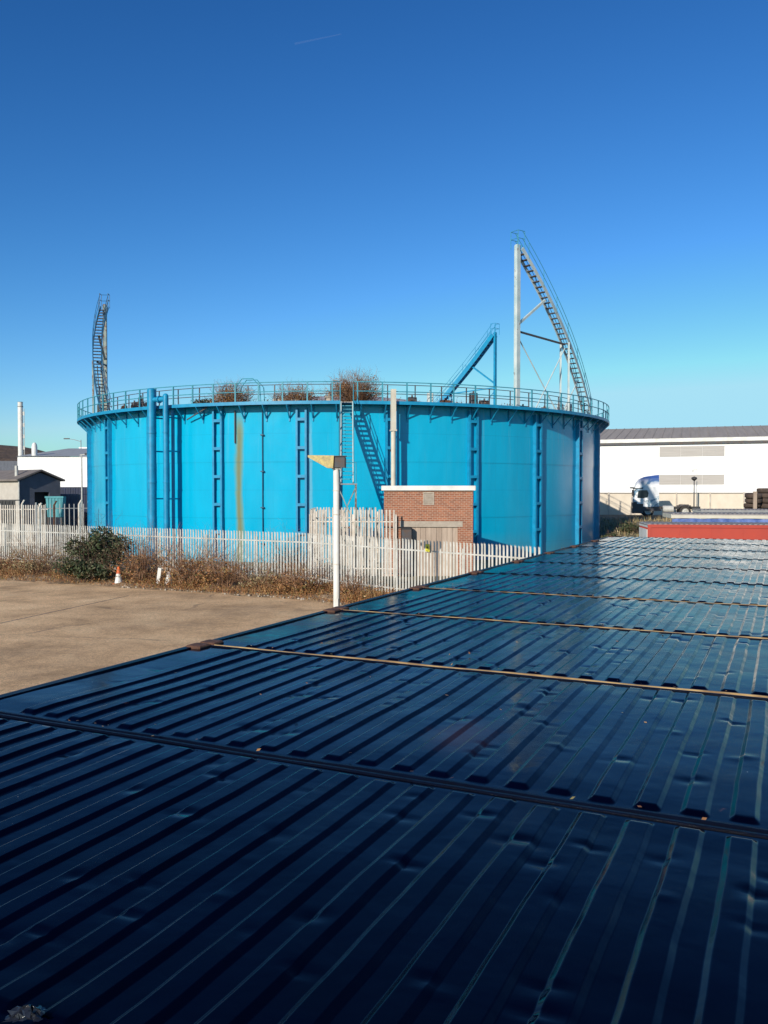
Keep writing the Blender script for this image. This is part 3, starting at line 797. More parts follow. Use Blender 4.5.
# yellow notice on the fence
q=fence_pt(430,.12)
nt_=MB(); nt_.box(-.10,.10,-.006,.004,1.95-.10,1.95+.16,None); 
sg=empty('notice',(q.x,q.y,0),math.atan2((FD-FC).y,(FD-FC).x)); tag(sg,'small yellow notice fixed to the low fence in front of the brick hut','sign')
nt_.build('sign_plate',M['yellow_sign'],sg)
s2=MB(); s2.add([(-.05,-.0085,1.96),(.05,-.0085,1.96),(0,-.0085,2.06)],[(0,1,2)]); s2.box(-.07,.07,-.0085,-.007,1.89,1.90); s2.box(-.07,.04,-.0085,-.007,1.865,1.875)
s2.build('marking',M['black'],sg)

# ------------------------------------------------------------------ brick hut
hd=39.6; hx0=PX(384,hd); hut=empty('brick_hut',(hx0,hd,0),R(-2.5))
tag(hut,'small flat roofed red brick hut standing before the blue tank','hut')
W,Dp,Hh=4.12,3.0,3.98
m=MB(); dx0,dx1,dz=.95,3.42,2.28
m.box(0,dx0,0,.23,0,Hh); m.box(dx1,W,0,.23,0,Hh); m.box(dx0,dx1,0,.23,2.56,Hh)
m.box(0,.23,.23,Dp,0,Hh); m.box(W-.23,W,.23,Dp,0,Hh); m.box(.23,W-.23,Dp-.23,Dp,0,Hh)
m.build('wall',M['brick'],hut)
m=MB(); m.bevbox(-.12,W+.12,-.12,Dp+.1,Hh,Hh+.22,.02); m.build('roof',M['white'],hut)
m=MB(); m.box(dx0-.22,dx1+.22,-.015,.2,dz+.004,dz+.275); m.build('lintel',M['concrete'],hut)
m=MB()
k=10; wdt=(dx1-dx0)/k
for i in range(k): m.box(dx0+i*wdt+.006,dx0+(i+1)*wdt-.006,.06+.008*(i%2),.10,0,dz)
d_=m.build('door',M['wood'],hut)
m=MB(); m.box(dx1-.25,dx1-.2,.02,.058,.95,1.15); m.build('handle',M['dark_steel'],d_)
m=MB(); vx0,vx1,vz0,vz1=1.82,2.32,3.30,3.90
m.box(vx0,vx1,-.03,-.001,vz0,vz0+.05); m.box(vx0,vx1,-.03,-.001,vz1-.05,vz1); m.box(vx0,vx0+.05,-.03,-.001,vz0+.05,vz1-.05); m.box(vx1-.05,vx1,-.03,-.001,vz0+.05,vz1-.05)
for i in range(9):
    z=vz0+.07+i*.052; m.add([(vx0+.05,-.028,z),(vx1-.05,-.028,z),(vx1-.05,-.002,z+.045),(vx0+.05,-.002,z+.045)],[(0,1,2,3)])
m.build('vent',M['concrete'],hut)
# tall dark box beside the door, behind the fence
for (x,w,h,lab) in ((PX(407,38.6),.5,2.3,'dark cabinet against the hut left of its boarded door'),):
    c=empty('shape',(x,39.3,0)); tag(c,lab,'shape'); a=MB(); a.bevbox(-w/2,w/2,-.17,.17,.05,h,.04); a.build('case',M['black'],c)
    a=MB(); a.box(-w/2+.03,w/2-.03,-.185,-.171,.15,h-.12); dd=a.build('door',M['dark_steel'],c); a=MB(); a.tube((w/2-.07,-.2,1.2),(w/2-.07,-.2,1.35),.012,6); a.build('handle',M['galv'],dd)

# ------------------------------------------------------------------ lamp pole
ld=24.0; lx=PX(336.5,ld); lamp=empty('floodlight_pole',(lx,ld,0)); tag(lamp,'white pole carrying a floodlight with lichen on its yellow hood','lamp post')
m=MB(); m.tube((0,0,0),(0,0,PZ(468,ld)),.094,20,.09); m.tube((0,0,0),(0,0,.03),.2,20); o=m.build('pole',M['white'],lamp); autosmooth(o)
m=MB(); z1=PZ(455.5,ld); s=ld/F
m.prism([(-28*s,z1),(-28*s,z1-2*s),(-9*s,z1-12.5*s),(-3*s,z1-12.8*s),(-2.2*s,z1-.3*s)],-.2,.2)
lich=paint('lichen',(.62,.50,.20),(.30,.25,.16),.9,9); m.build('hood',lich,lamp)
m=MB(); m.bevbox(-2.2*s,9.5*s,-.17,.17,z1-12*s,z1-1.2*s,.03); m.box(-3.2*s,10*s,-.19,.19,z1-1.2*s,z1-.4*s); m.build('housing',M['dark_steel'],lamp)
m=MB(); m.box(-.12,.12,-.1,.1,z1-14*s,z1-12*s); m.build('bracket',M['galv'],lamp)

m=MB(); m.box(-.045,.045,-.101,-.088,.5,.95); d_=m.build('access_door',M['white'],lamp)
m=MB()
for z in (1.9,3.3,z1-1.0): m.tube((0,0,z),(0,0,z+.03),.1,16)
m.build('strap',M['galv_dirty'],lamp)
m=MB(); m.path([(.06,-.09,z1-12.5*s),(.11,-.1,z1-.75),(.085,-.07,z1-1.1),(.085,-.07,.3)],.012,6); m.build('cable',M['black'],lamp)
# ------------------------------------------------------------------ shipping containers
RZ=R(-25.2); vd=Vector((math.cos(RZ),math.sin(RZ),0)); ud=Vector((-math.sin(RZ),math.cos(RZ),0))
CLEN,CW,CH=12.19,2.490,2.575
ribp=.2015
def rib_h(v):
    # v along the roof length
    s=v-.42
    n=int((CLEN-.84)/ribp)
    if s<0 or s>n*ribp: return 0
    q=(s%ribp)
    a,b,c,d=.030,.054,.130,.154   # rise start, top start, top end, fall end
    if q<a or q>d: return 0
    def sm(t): return t
    if q<b: return sm((q-a)/(b-a))
    if q<=c: return 1
    return sm((d-q)/(d-c))
def roof_mesh(seed,fine):
    m=MB(); off=seed*13.7
    vs_=[0,.10,.25,.42]
    n=int((CLEN-.84)/ribp)
    prf=[0.0,.027,.030,.034,.042,.050,.054,.058,.078,.104,.126,.130,.134,.142,.150,.154,.158]
    vlim=CLEN
    for k in range(n):
        for q in prf[1:]: vs_.append(.42+k*ribp+q)
    vs_+= [CLEN-.4,CLEN-.2,CLEN]
    vs_=sorted(set(vs_)); 
    us=[.0,.03,.045,.06,.068,.076,.084,.093,.105,.12,.14]
    nu=84 if fine else 24
    a,b=.14,CW-.14
    us+= [a+(b-a)*i/nu for i in range(1,nu)]+[CW-.14,CW-.12,CW-.105,CW-.093,CW-.084,CW-.076,CW-.068,CW-.06,CW-.045,CW-.03,CW]
    rd=random.Random(seed*7+1)
    dents=[(rd.uniform(.4,7.5),rd.uniform(.15,2.3),rd.uniform(.03,.075),rd.uniform(.018,.05),rd.uniform(.003,.010)*(1 if rd.random()<.8 else -.5)) for _ in range(90)]
    ripcount=int((CLEN-.84)/ribp)
    def edge(u):
        d=min(u,CW-u)
        if d<.078: return 0
        if d>.128: return 1
        t=(d-.078)/.05; return min(1,t*1.25) if t<.8 else 1
    # bent rib edges: sideways wobble
    for v in vs_:
        k=int((v-.42)/ribp)
        rr=random.Random(seed*1000+k); ph=rr.uniform(0,9); endc=rr.uniform(-.008,.014)
        near_d=[q for q in dents if abs(v-q[0])<2*q[2]]
        for u in us:
            d=min(u,CW-u)
            e=0 if d<.060+endc else (1 if d>.102+endc else (d-.060-endc)/.042)
            e=e*e*(3-2*e)
            vv=v
            wob=.006*noise.noise((v*.9,u*1.3,off))+.0035*noise.noise((k*3.1,u*4,off+3))
            h=rib_h(v)*.0185*e*(.85+.25*noise.noise((k*1.7,u*.8,off)))
            inner=min(1,max(0,(d-.08)/.2))
            z=h+inner*(.009*noise.noise((v*.55,u*.7,off+5))+.0022*noise.noise((v*2.2,u*2.6,off+8)))
            for (dv,du,rv,ru,am) in near_d:
                a1=(v-dv)/rv; a2=(u-du)/ru; g=a1*a1+a2*a2
                if g<4: z-=am*math.exp(-g*1.2)*min(1,max(0,(d-.03)/.06))
            m.v.append((vv+wob*inner,u,CH+z))
    nu=len(us)
    for i in range(len(vs_)-1):
        for j in range(nu-1):
            a=i*nu+j; m.f.append((a,a+nu,a+nu+1,a+1)); m.mi.append(0)
    return m
def corr_wall(m,x0,x1,y,z0,z1,axis,sgn):
    # corrugated side sheet
    n=int(abs(x1-x0)/.07); pts=[]
    for i in range(n+1):
        t=x0+(x1-x0)*i/n; dpt=(0,0,-.036,-.036)[i%4]*sgn*-1
        pts.append((t,y-dpt) if axis=='x' else (y-dpt,t))
    vs=[(p[0],p[1],z0) for p in pts]+[(p[0],p[1],z1) for p in pts]; k=len(pts)
    m.add(vs,[(i,i+1,k+i+1,k+i) for i in range(k-1)])
labels=['nearest dark blue shipping container, filling the bottom of the photo',
 'dark blue container with a rusty brown patch on its dented roof, second from the viewer',
 'dark blue container just beyond the first gold rusty seam, third from the viewer',
 'dark blue container between the second and third rusty seams, fourth from the viewer',
 'dark blue container just past the last rusty seam, fifth from the viewer',
 'dark blue container with dark streaks on its roof, sixth from the viewer',
 'dark blue container seventh from the viewer in the long row',
 'dark blue container third from the far end of the row',
 'dark blue container last but one toward the red container',
 'farthest dark blue container, next to the red one']
shared={}
for k in range(-1,9):
    org=Vector((-2.79+1.074*k,5.55+2.28*k,0))+ud*.015
    if k==-1: org=org+ud*.235
    c=empty('shipping_container',org,RZ)
    if k==-1: c.scale=(1,.905,1)
    tag(c,labels[k+1],'container','dark blue containers standing side by side')
    o=roof_mesh(k+5,k<4).build('roof',M['roof_stained'] if k==0 else M['roof'],c); o.data.polygons.foreach_set('use_smooth',[True]*len(o.data.polygons))
    near=M['rust_gold'] if k in (1,2,3) else M['rail_blue']
    if not shared:
        def rails_mb(y0,y1):
            q=MB(); 
            # rail with slight waviness
            n=60
            for i in range(n+1):
                x=.17+(CLEN-.34)*i/n; w=.004*noise.noise((x*2,y0*3,1)); h=.006*noise.noise((x*1.4,y0,6))
                for yy,zz in ((y0,CH-.10),(y1,CH-.10),(y1,CH+.006),(y1-.004,CH+.010),(y0+.004,CH+.010),(y0,CH+.006)): q.v.append((x,yy+w,zz+(h if zz>CH else 0)))
            for i in range(n):
                for j in range(6):
                    a=i*6+j; b=i*6+(j+1)%6; q.f.append((a,b,b+6,a+6)); q.mi.append(0)
            return q
        shared['n']=rails_mb(-.002,.022); shared['f']=rails_mb(CW-.022,CW+.002)
        for e in ('n','f'):
            me=bpy.data.meshes.new('side_rail'); me.from_pydata(shared[e].v,[],shared[e].f); shared[e+'m']=me
        q=MB(); corr_wall(q,.15,CLEN-.15,.02,.15,CH-.09,'x',1); me=bpy.data.meshes.new('side_wall'); me.from_pydata(q.v,[],q.f); me.materials.append(M['rail_blue']); shared['sw']=me
        q=MB(); corr_wall(q,.15,CW-.15,.02,.15,CH-.09,'y',1); me=bpy.data.meshes.new('end_wall'); me.from_pydata(q.v,[],q.f); me.materials.append(M['rail_blue']); shared['ew']=me
        q=MB(); q.bevbox(-.003,.172,-.003,.160,CH-.10,CH+.024,.012); q.tube((.085,.08,CH+.02),(.085,.08,CH+.0255),.035,12)
        me=bpy.data.meshes.new('corner_casting'); me.from_pydata(q.v,[],q.f); me.materials.append(M['rust']); shared['cc']=me
        q=MB(); q.box(-.002,.07,.16,CW-.16,0.02,.15); me=bpy.data.meshes.new('end_sill'); me.from_pydata(q.v,[],q.f); me.materials.append(M['rail_blue']); shared['es']=me; q=MB(); q.box(-.002,.07,.16,CW-.16,CH-.10,CH+.012); me=bpy.data.meshes.new('end_rail'); me.from_pydata(q.v,[],q.f); me.materials.append(M['rail_blue']); shared['er']=me
        q=MB()
        q.box(0,.15,0,.15,0,CH-.10)
        me=bpy.data.meshes.new('corner_post'); me.from_pydata(q.v,[],q.f); me.materials.append(M['rail_blue']); shared['cp']=me
    r1=link('side_rail',shared['nm'].copy(),c); r1.data.materials.append(near)
    r2=link('side_rail',shared['fm'].copy(),c); r2.data.materials.append(M['rail_blue'])
    link('side_wall',shared['sw'],c); o=link('side_wall',shared['sw'],c,(CLEN,CW,0),math.pi)
    link('end_wall',shared['ew'],c); 
    o=link('end_wall',shared['ew'],c,(CLEN,CW,0),math.pi)
    link('end_rail',shared['er'],c); link('end_rail',shared['er'],c,(CLEN,CW,0),math.pi)
    link('end_sill',shared['es'],c); link('end_sill',shared['es'],c,(CLEN,CW,0),math.pi)
    for x in (0,CLEN-.15):
        for y in (0,CW-.15): link('corner_post',shared['cp'],c,(x,y,0))
    for (x,y,rz) in ((0,0,0),(CLEN,0,math.pi/2),(CLEN,CW,math.pi),(0,CW,-math.pi/2)):
        link('corner_casting',shared['cc'],c,(x,y,0),rz)
m=MB(); rd=random.Random(77)
for i in range(260):
    k=rd.choice([0,1,1,2,2,3,3,4]); v_=rd.uniform(.1,8); u_=(rd.gauss(.0,.02) if rd.random()<.6 else rd.uniform(.1,2.3))
    p=Vector((-2.79+1.074*k,5.55+2.28*k,0))+vd*v_+ud*u_; p.z=CH+.030+rd.random()*.004
    a=Vector((rd.gauss(0,1),rd.gauss(0,1),rd.gauss(0,.35))).normalized()*rd.uniform(.006,.016); b=a.cross(Vector((rd.gauss(0,.3),rd.gauss(0,.3),1))).normalized()*a.length*.6
    m.add([p-a,p+b,p+a,p-b],[(0,1,2,3)])
tag(m.build('dead_leaves',M['dry_leaf']),'bits of dead leaf and rust flakes scattered along the roof seams','debris',kind='stuff')
lo=Vector((-2.79,5.55,0))-ud*2.30
L_=empty('steel_landing',lo,RZ); tag(L_,'dark steel landing butting against the nearest container at the bottom left corner','landing')
m=MB()
for i in range(26): m.box(2.2+i*.12,2.2+i*.12+.03,-2.6,-.06,2.30,2.34)
m.box(2.2,5.3,-2.6,-.061,2.262,2.298); m.build('grating',M['black'],L_)
m=MB(); m.box(2.2,5.3,-.058,-.02,2.22,2.44); m.build('toe_board',M['dark_steel'],L_)
for x in (2.25,5.2):
    for y in (-.12,-2.5):
        m=MB(); m.box(x-.05,x+.05,y-.05,y+.05,0,2.26); m.build('leg',M['dark_steel'],L_)
# crumpled plastic scrap at the near edge of the first container
m=MB(); rd=random.Random(5); c=Vector((-2.79,5.55,0))-ud*2.215+vd*3.07
g=9
for j in range(g+1):
    for i in range(g+1):
        m.v.append((c.x+(i/g-.5)*.09+rd.gauss(0,.004),c.y+(j/g-.5)*.06+rd.gauss(0,.004),CH+.022+rd.random()*.035*math.sin(math.pi*i/g)*math.sin(math.pi*j/g)+.006))
for j in range(g):
    for i in range(g):
        a=j*(g+1)+i; m.f.append((a,a+1,a+g+2,a+g+1)); m.mi.append(0)
pm=paint('plastic_film',(.02,.022,.028),(.008,.009,.012),.1,60)
tag(m.build('plastic_scrap',pm),'crumpled shiny plastic scrap on the near rail of the nearest container','litter')

# ------------------------------------------------------------------ red container and trailers at the right
def boxunit(name,px0,py_top,d,length,depth,mat,top,label,cat,tarp=False,rz=R(-9),flat=False):
    z=PZ(py_top,d); r=empty(name,(PX(px0,d),d,0),rz); tag(r,label,cat)
    if not tarp:
        m=MB(); (m.box(.12,length-.12,.03,.05,.15,z-.12) if flat else corr_wall(m,.12,length-.12,.035,.15,z-.12,'x',1)); [m.box(i_*1.2,i_*1.2+.03,.02,.03,.15,z-.12) for i_ in range(1,10) if flat]; corr_wall(m,.12,depth-.12,.035,.15,z-.12,'y',1); m.build('side_wall',mat,r)
        m=MB(); m.box(0,length,0,.06,z-.12,z); m.box(0,length,0,.06,0,.15); m.box(0,.12,.001,.12,.15,z-.12); m.box(length-.12,length,.001,.12,.15,z-.12); m.build('frame',mat,r)
        m=MB(); m.box(.0,.09,.062,depth,z-.13,z+.004); m.box(-.02,.0,.1,depth-.1,.2,z-.2); m.build('end_frame',M['white'],r)
    m=MB()
    for i in range(int(length/.2)): m.box(i*.2+.05,i*.2+.15,.1,depth-.05,z+.004,z+.03)
    m.box(.0,length,.062,depth,z-.05,z+.002); m.build('roof',top,r)
    return r,z
red=paint('red_paint',(.43,.05,.027),(.36,.045,.03),.55,1.2,rust=.06)
greyroof=paint('weathered_roof',(.30,.27,.26),(.2,.18,.18),.6,1.5)
boxunit('shipping_container',648,524.5,34,12.19,2.44,red,greyroof,'bright red shipping container behind the dark blue row','container',flat=True)
r,z=boxunit('curtain_trailer',672,514,41,13.6,2.5,red,greyroof,'cream topped trailer with blue curtain behind the red container','trailer',tarp=True)
m=MB(); m.box(0,13.6,.0,.06,z-.20,z-.052); m.box(-.03,0,.0,2.5,z-.20,z-.0); m.build('top_rail',M['cream'],r)
m=MB(); n=260
for i in range(n+1):
    x=.02+13.5*i/n
    for zz in (1.0,1.6,z-.45,z-.205): m.v.append((x,.05+.05*noise.noise((x*1.4,zz*1.2,4))+.02*math.sin(x*9+zz),zz+(.05*abs(math.sin(x*2.2)) if zz==z-.205 else 0)-.04*(zz==z-.205)))
for i in range(n):
    for j in range(3): a=i*4+j; m.f.append((a,a+4,a+5,a+1)); m.mi.append(0)
m.build('curtain',M['tarp'],r,smooth=True)
m=MB(); m.box(0,13.6,.1,2.4,.85,1.0)
for x in (9.5,10.8,12.1):
    for y in (.15,2.05): m.tube((x,y,.5),(x,y+.28,.5),.5,20)
m.box(1.5,1.65,.3,.45,0,.85); m.box(1.5,1.65,2.0,2.15,0,.85); m.build('chassis',M['black'],r)
r,z=boxunit('shipping_container',701,510.0,48,12.19,2.44,M['grey'],greyroof,'weathered grey container farthest behind the cream trailer','container')

# ------------------------------------------------------------------ warehouse right
wd=96.0
wa=Vector((PX(560,wd+2),wd+2,0)); wb=Vector((PX(800,wd-6.5),wd-6.5,0)); wt=(wb-wa).normalized(); rz=math.atan2(wt.y,wt.x)
wh=empty('warehouse',(wa.x,wa.y,UPZ),rz); tag(wh,'long white warehouse with grey roof behind the lorry','warehouse')
WL=70; ez=PZ(443.5,96)-UPZ
def mat_clad():
    m,nt,b=newmat('white_cladding'); tc=N(nt,'ShaderNodeTexCoord'); w=N(nt,'ShaderNodeTexWave'); w.inputs['Scale'].default_value=1.2
    nt.links.new(tc.outputs['Object'],w.inputs['Vector']); b.inputs['Base Color'].default_value=(.86,.86,.84,1); b.inputs['Roughness'].default_value=.5
    n=noisetex(nt,.25,6,.6); r=ramp(nt,[(.3,(.80,.79,.77)),(.7,(.87,.87,.86))],n.outputs['Fac']); nt.links.new(r.outputs[0],b.inputs['Base Color'])
    bump(nt,b,w.outputs['Fac'],.15,.02); return m
M['clad']=mat_clad()
M['wroof']=paint('sheet_roof',(.36,.31,.26),(.29,.25,.21),.7,.8,mapping=(4,.2,1))
m=MB(); m.box(0,WL,0,.3,0,ez); m.box(0,.3,.3,30,0,ez); m.box(WL-.3,WL,.3,30,0,ez); m.build('wall',M['clad'],wh)
m=MB(); m.box(-.3,WL+.3,-.35,-.05,ez+.02,ez+.42); m.build('gutter',M['white'],wh)
m=MB(); m.box(-.3,WL+.3,-.25,-.002,ez-.22,ez+.018); m.build('eaves_shade',M['dark_steel'],wh)  # dark strip paints in the shade under the gutter
rr=2.65
m=MB(); m.add([(-.3,-.2,ez+.40),(WL+.3,-.2,ez+.40),(WL+.3,15,ez+rr),(-.3,15,ez+rr),(WL+.3,30.2,ez+.4),(-.3,30.2,ez+.4)],[(0,1,2,3),(3,2,4,5)])
for i in range(int(WL/1.0)): m.bar((i*1.0,-.2,ez+.42),(i*1.0,15,ez+rr+.02),.08,.05)
m.build('roof',M['wroof'],wh)
panel=paint('louvre_grey',(.46,.43,.40),(.40,.37,.34),.7,1,mapping=(.3,1,6))
for (y0,y1) in ((447,457),(475,484.5)):
    def wx(px):
        t_=(px-384)/F; return (t_*wa.y-wa.x)/(wt.x-t_*wt.y)
    x0=wx(659); x1=wx(724)
    z0=PZ(y1,95)-UPZ; z1=PZ(y0,95)-UPZ
    m=MB()
    for k in range(3):
        a=x0+(x1-x0)*k/3+.012; b_=x0+(x1-x0)*(k+1)/3-.012; m.box(a,b_,-.06,-.003,z0,z1)
        nn=10
        for i in range(nn): zz=z0+(z1-z0)*(i+.5)/nn; m.box(a,b_,-.085,-.061,zz-.02,zz+.02)
    m.build('window_panel',panel,wh)
# low block wall
m=MB(); by=86.0; bx0=PX(560,by); bx1=PX(900,by); bh=PZ(493.5,by)-UPZ
root=empty('boundary_wall',(bx0,by,UPZ)); tag(root,'low beige concrete wall with thin mesh posts behind the lorry','wall')
m.box(0,bx1-bx0,0,.2,0,bh); m.build('block_wall',M['beige_block'],root)
m=MB(); m.box(0,bx1-bx0,-.04,.24,bh+.002,bh+.09); m.build('coping',M['shed_roof'],root)
for i in range(12):
    m=MB(); x=1.5+i*3.4; m.box(x-.05,x+.05,-.13,-.043,0,bh+.15); m.build('post',M['galv_dirty'],root)
# lamp columns by the warehouse
for (px,top,d,lab,kind) in ((694,477,84,'short dark lamp post in front of the warehouse panels',0),(696.7,465,85,'thin grey mast with a small camera before the warehouse',1)):
    r=empty('lamp_post' if kind==0 else 'camera_mast',(PX(px,d),d,UPZ)); tag(r,lab,'lamp post' if kind==0 else 'mast'); z=PZ(top,d)-UPZ
    m=MB(); m.tube((0,0,0),(0,0,z),.07 if kind==0 else .05,8,.05 if kind==0 else .03); m.build('pole',M['dark_steel'] if kind==0 else M['galv'],r)
    m=MB()
    if kind==0: m.lathe([(.02,z+.05),(.26,z-.05),(.28,z-.2),(.12,z-.34),(.06,z-.4)],12)
    else: m.box(-.35,.05,-.06,.06,z-.55,z-.42); m.box(-.45,-.3,-.08,.08,z-.75,z-.45)
    m.build('lamp_head' if kind==0 else 'camera',M['black'] if kind==0 else M['white'],r)
# tyre stacks at the far right
tg=0
for (px,n_,d,lab) in ((752,8,62,'stack of big worn tyres left of the timber prop'),(765,9,62.5,'stack of big worn tyres right of the timber prop'),(781,8,62.3,'stack of big worn tyres at the photo edge')):
    r=empty('tyre_stack',(PX(px,d),d,.8)); tag(r,lab,'tyres','stacks of worn tyres beyond the trailers'); rd=random.Random(px)
    for i in range(n_):
        m=MB(); cx,cy=rd.gauss(0,.05),rd.gauss(0,.05)
        m.lathe([(.28,i*.36),(.30,i*.36+.02),(.50,i*.36+.0),(.57,i*.36+.07),(.58,i*.36+.28),(.50,i*.36+.35),(.30,i*.36+.34),(.28,i*.36+.30)],18,Matrix.Translation((cx,cy,.1))@Matrix.Rotation(rd.gauss(0,.05),4,'X'))
        m.build('tyre',M['tyre_brown'],r,smooth=True)
m=MB(); m.box(-.12,.12,-.06,.06,0,3.1); m.box(-.3,.3,-.1,.1,0,.2)
o=m.build('timber_prop',M['wood'],None,loc=(PX(755,61),61,.8)); tag(o,'pale upright timber leaning before the tyre stacks','post')

# ------------------------------------------------------------------ lorry tractor unit
td=79.0; tx=PX(633.0,td); sc=td/F
lor=empty('lorry',(tx,td,UPZ+.02),R(-13)); tag(lor,'parked lorry tractor unit with white cab and blue swirl graphics facing left','lorry')
def mat_cab():
    m,nt,b=newmat('cab_paint'); L=nt.links.new
    n=noisetex(nt,.55,4,.55,dist=1.6); tc=N(nt,'ShaderNodeTexCoord'); sx=N(nt,'ShaderNodeSeparateXYZ'); L(tc.outputs['Object'],sx.inputs[0])
    c=ramp(nt,[(.46,(.75,.76,.76)),(.50,(.25,.42,.5)),(.53,(.06,.16,.3)),(.58,(.45,.55,.58)),(.66,(.08,.25,.36))],n.outputs['Fac']).outputs[0]
    mr=N(nt,'ShaderNodeMapRange'); mr.inputs[1].default_value=2.9; mr.inputs[2].default_value=3.6; L(sx.outputs['Z'],mr.inputs[0])
    c=mixc(nt,mr.outputs[0],c,(.02,.07,.28))
    L(c,b.inputs['Base Color']); b.inputs['Roughness'].default_value=.3; return m
cabm=mat_cab()
m=MB(); m.prism([(.05,.75),(.0,1.2),(.0,1.75),(.10,2.55),(.2,2.78),(2.3,2.78),(2.3,.95),(1.75,.95),(1.6,.75)],0,2.45); m.build('cab',cabm,lor)
m=MB(); m.prism([(.22,2.783),(.36,3.2),(.62,3.52),(1.1,3.72),(1.9,3.84),(2.3,3.88),(2.32,2.783)],.08,2.37); m.build('wind_deflector',cabm,lor)
m=MB(); m.prism([(.0,.32),(-.03,.7),(-.02,1.3),(.13,1.38),(.9,1.38),(.9,.32)],-.015,2.465); m.build('bumper',M['dark_steel'],lor)
m=MB(); m.add([(.0,.08,1.8),(.0,2.37,1.8),(.095,2.37,2.52),(.095,.08,2.52)],[(0,1,2,3)]); m.v=[(x-.012,y,z) for x,y,z in m.v]; m.build('windscreen',M['glass'],lor)
m=MB(); m.box(.35,2.1,-.03,-.003,1.2,2.5); d_=m.build('door',cabm,lor)
m=MB(); m.prism([(.38,1.75),(.46,2.38),(.62,2.46),(1.25,2.46),(1.38,2.2),(1.3,1.82),(.9,1.72)],-.045,-.032); m.build('window',M['glass'],d_)
m=MB(); m.box(1.15,1.35,-.05,-.032,1.45,1.5); m.build('handle',M['black'],d_)
m=MB(); m.bevbox(-.12,.05,-.30,-.14,1.95,2.5,.02); m.tube((.05,-.2,2.45),(.3,-.03,2.5),.02,6); m.build('mirror',M['black'],lor)
m=MB(); m.box(.0,.9,-.04,-.017,2.6,2.66); m.prism([(-.18,2.75),(-.2,2.62),(.3,2.62),(.38,2.72)],.1,2.35); m.build('sun_visor',M['black'],lor)
m=MB(); m.box(-.045,-.032,.15,.5,.75,.95); m.box(-.045,-.032,1.95,2.3,.75,.95); m.build('headlight',M['glass'],lor)
m=MB(); m.box(.9,2.5,-.01,2.46,.55,.94); m.build('skirt',M['dark_steel'],lor)
m=MB(); m.box(1.5,6.0,.75,1.0,.72,.95); m.box(1.5,6.0,1.45,1.7,.72,.95)
for x in (2.6,3.5,5.9): m.box(x,x+.12,1.0,1.45,.75,.92)
m.build('chassis',M['black'],lor)
m=MB(); m.tube((2.65,.35,.72),(3.6,.35,.72),.32,20); m.build('fuel_tank',M['galv'],lor)
m=MB(); m.box(4.0,5.2,.8,1.65,.97,1.06); m.tube((4.6,1.22,1.06),(4.6,1.22,1.14),.45,18); m.build('fifth_wheel',M['dark_steel'],lor)
m=MB()
for y in (.0,1.95):
    pts=[(4.6+.62*math.cos(t),y,.55+.62*math.sin(t)) for t in [math.pi*i/10 for i in range(11)]]
    for a,b_ in zip(pts[:-1],pts[1:]): m.add([a,b_,(b_[0],y+.5,b_[2]),(a[0],y+.5,a[2])],[(0,1,2,3)])
m.build('mudguard',M['black'],lor)
for (x,ys) in ((1.35,(0.02,2.13)),(4.6,(.02,.33,1.83,2.13))):
    for y in ys:
        w=empty('wheel',(x,y,.52)); w.parent=lor
        m=MB(); T=Matrix.Rotation(-math.pi/2,4,'X'); m.lathe([(.30,0),(.44,-.01),(.51,.03),(.52,.15),(.51,.25),(.44,.29),(.30,.28)],24,T); m.build('tyre',M['rubber'],w,smooth=True)
        m=MB(); m.lathe([(.0,.06),(.10,.02),(.13,.05),(.22,.09),(.29,.02),(.305,.02),(.305,.26),(.0,.26)],20,T); m.build('rim',M['galv'],w)

# ------------------------------------------------------------------ left background
# big white building
bd=130.0; b=empty('white_building',(PX(18,bd),bd,0)); tag(b,'large plain white industrial building left of the blue tank','building')
zt=PZ(456.5,bd)
m=MB(); m.box(0,22,0,30,0,zt); m.build('wall',M['clad'],b)
m=MB(); zr=PZ(448.5,bd+14)
m.add([(-.2,-.3,zt+.02),(22,-.3,zt+.02),(22,14,zr),(2.6,14,zr)],[(0,1,2,3)]); m.build('roof',paint('pale_sheet_roof',(.34,.35,.35),(.28,.28,.28),.6,1),b)
m=MB(); m.box(2.2,4.6,20,24,zt-.5,PZ(449,bd+20)+.3); m.build('roof_box',M['clad'],b)
m=MB(); m.lathe([(.42,0),(.42,1.5),(.34,1.9),(.2,2.15),(0,2.2)],14,Matrix.Translation((2.1,1.2,zt+.0))); m.build('roof_vent',M['white'],b,smooth=True)
# chimney
ch=empty('chimney',(PX(21.3,165),165,0)); tag(ch,'tall slim white metal chimney with two collars at the left edge','chimney')
m=MB(); zt2=PZ(402.5,165); m.tube((0,0,0),(0,0,zt2),.52,20,.46); o=m.build('flue',M['white'],ch); autosmooth(o)
m=MB(); m.tube((0,0,zt2-.9),(0,0,zt2-.78),.54,16); m.tube((0,0,zt2-.02),(0,0,zt2+.05),.5,16)
m.build('collar',M['grey'],ch)
m=MB(); m.tube((.72,0,0),(.72,0,zt2-1.2),.06,6)
for i in range(8): m.box(.45,.8,-.06,.06,3+i*2.2,3.7+i*2.2)
m.build('bracket',M['galv'],ch)
# shed
sd=80.0
sx_=PX(20,sd); sh=empty('shed',(sx_,sd,0)); 
sh.location=(PX(19.5,sd),sd,0)
tag(sh,'small gabled industrial shed with a shaded end wall and open doorway','shed')
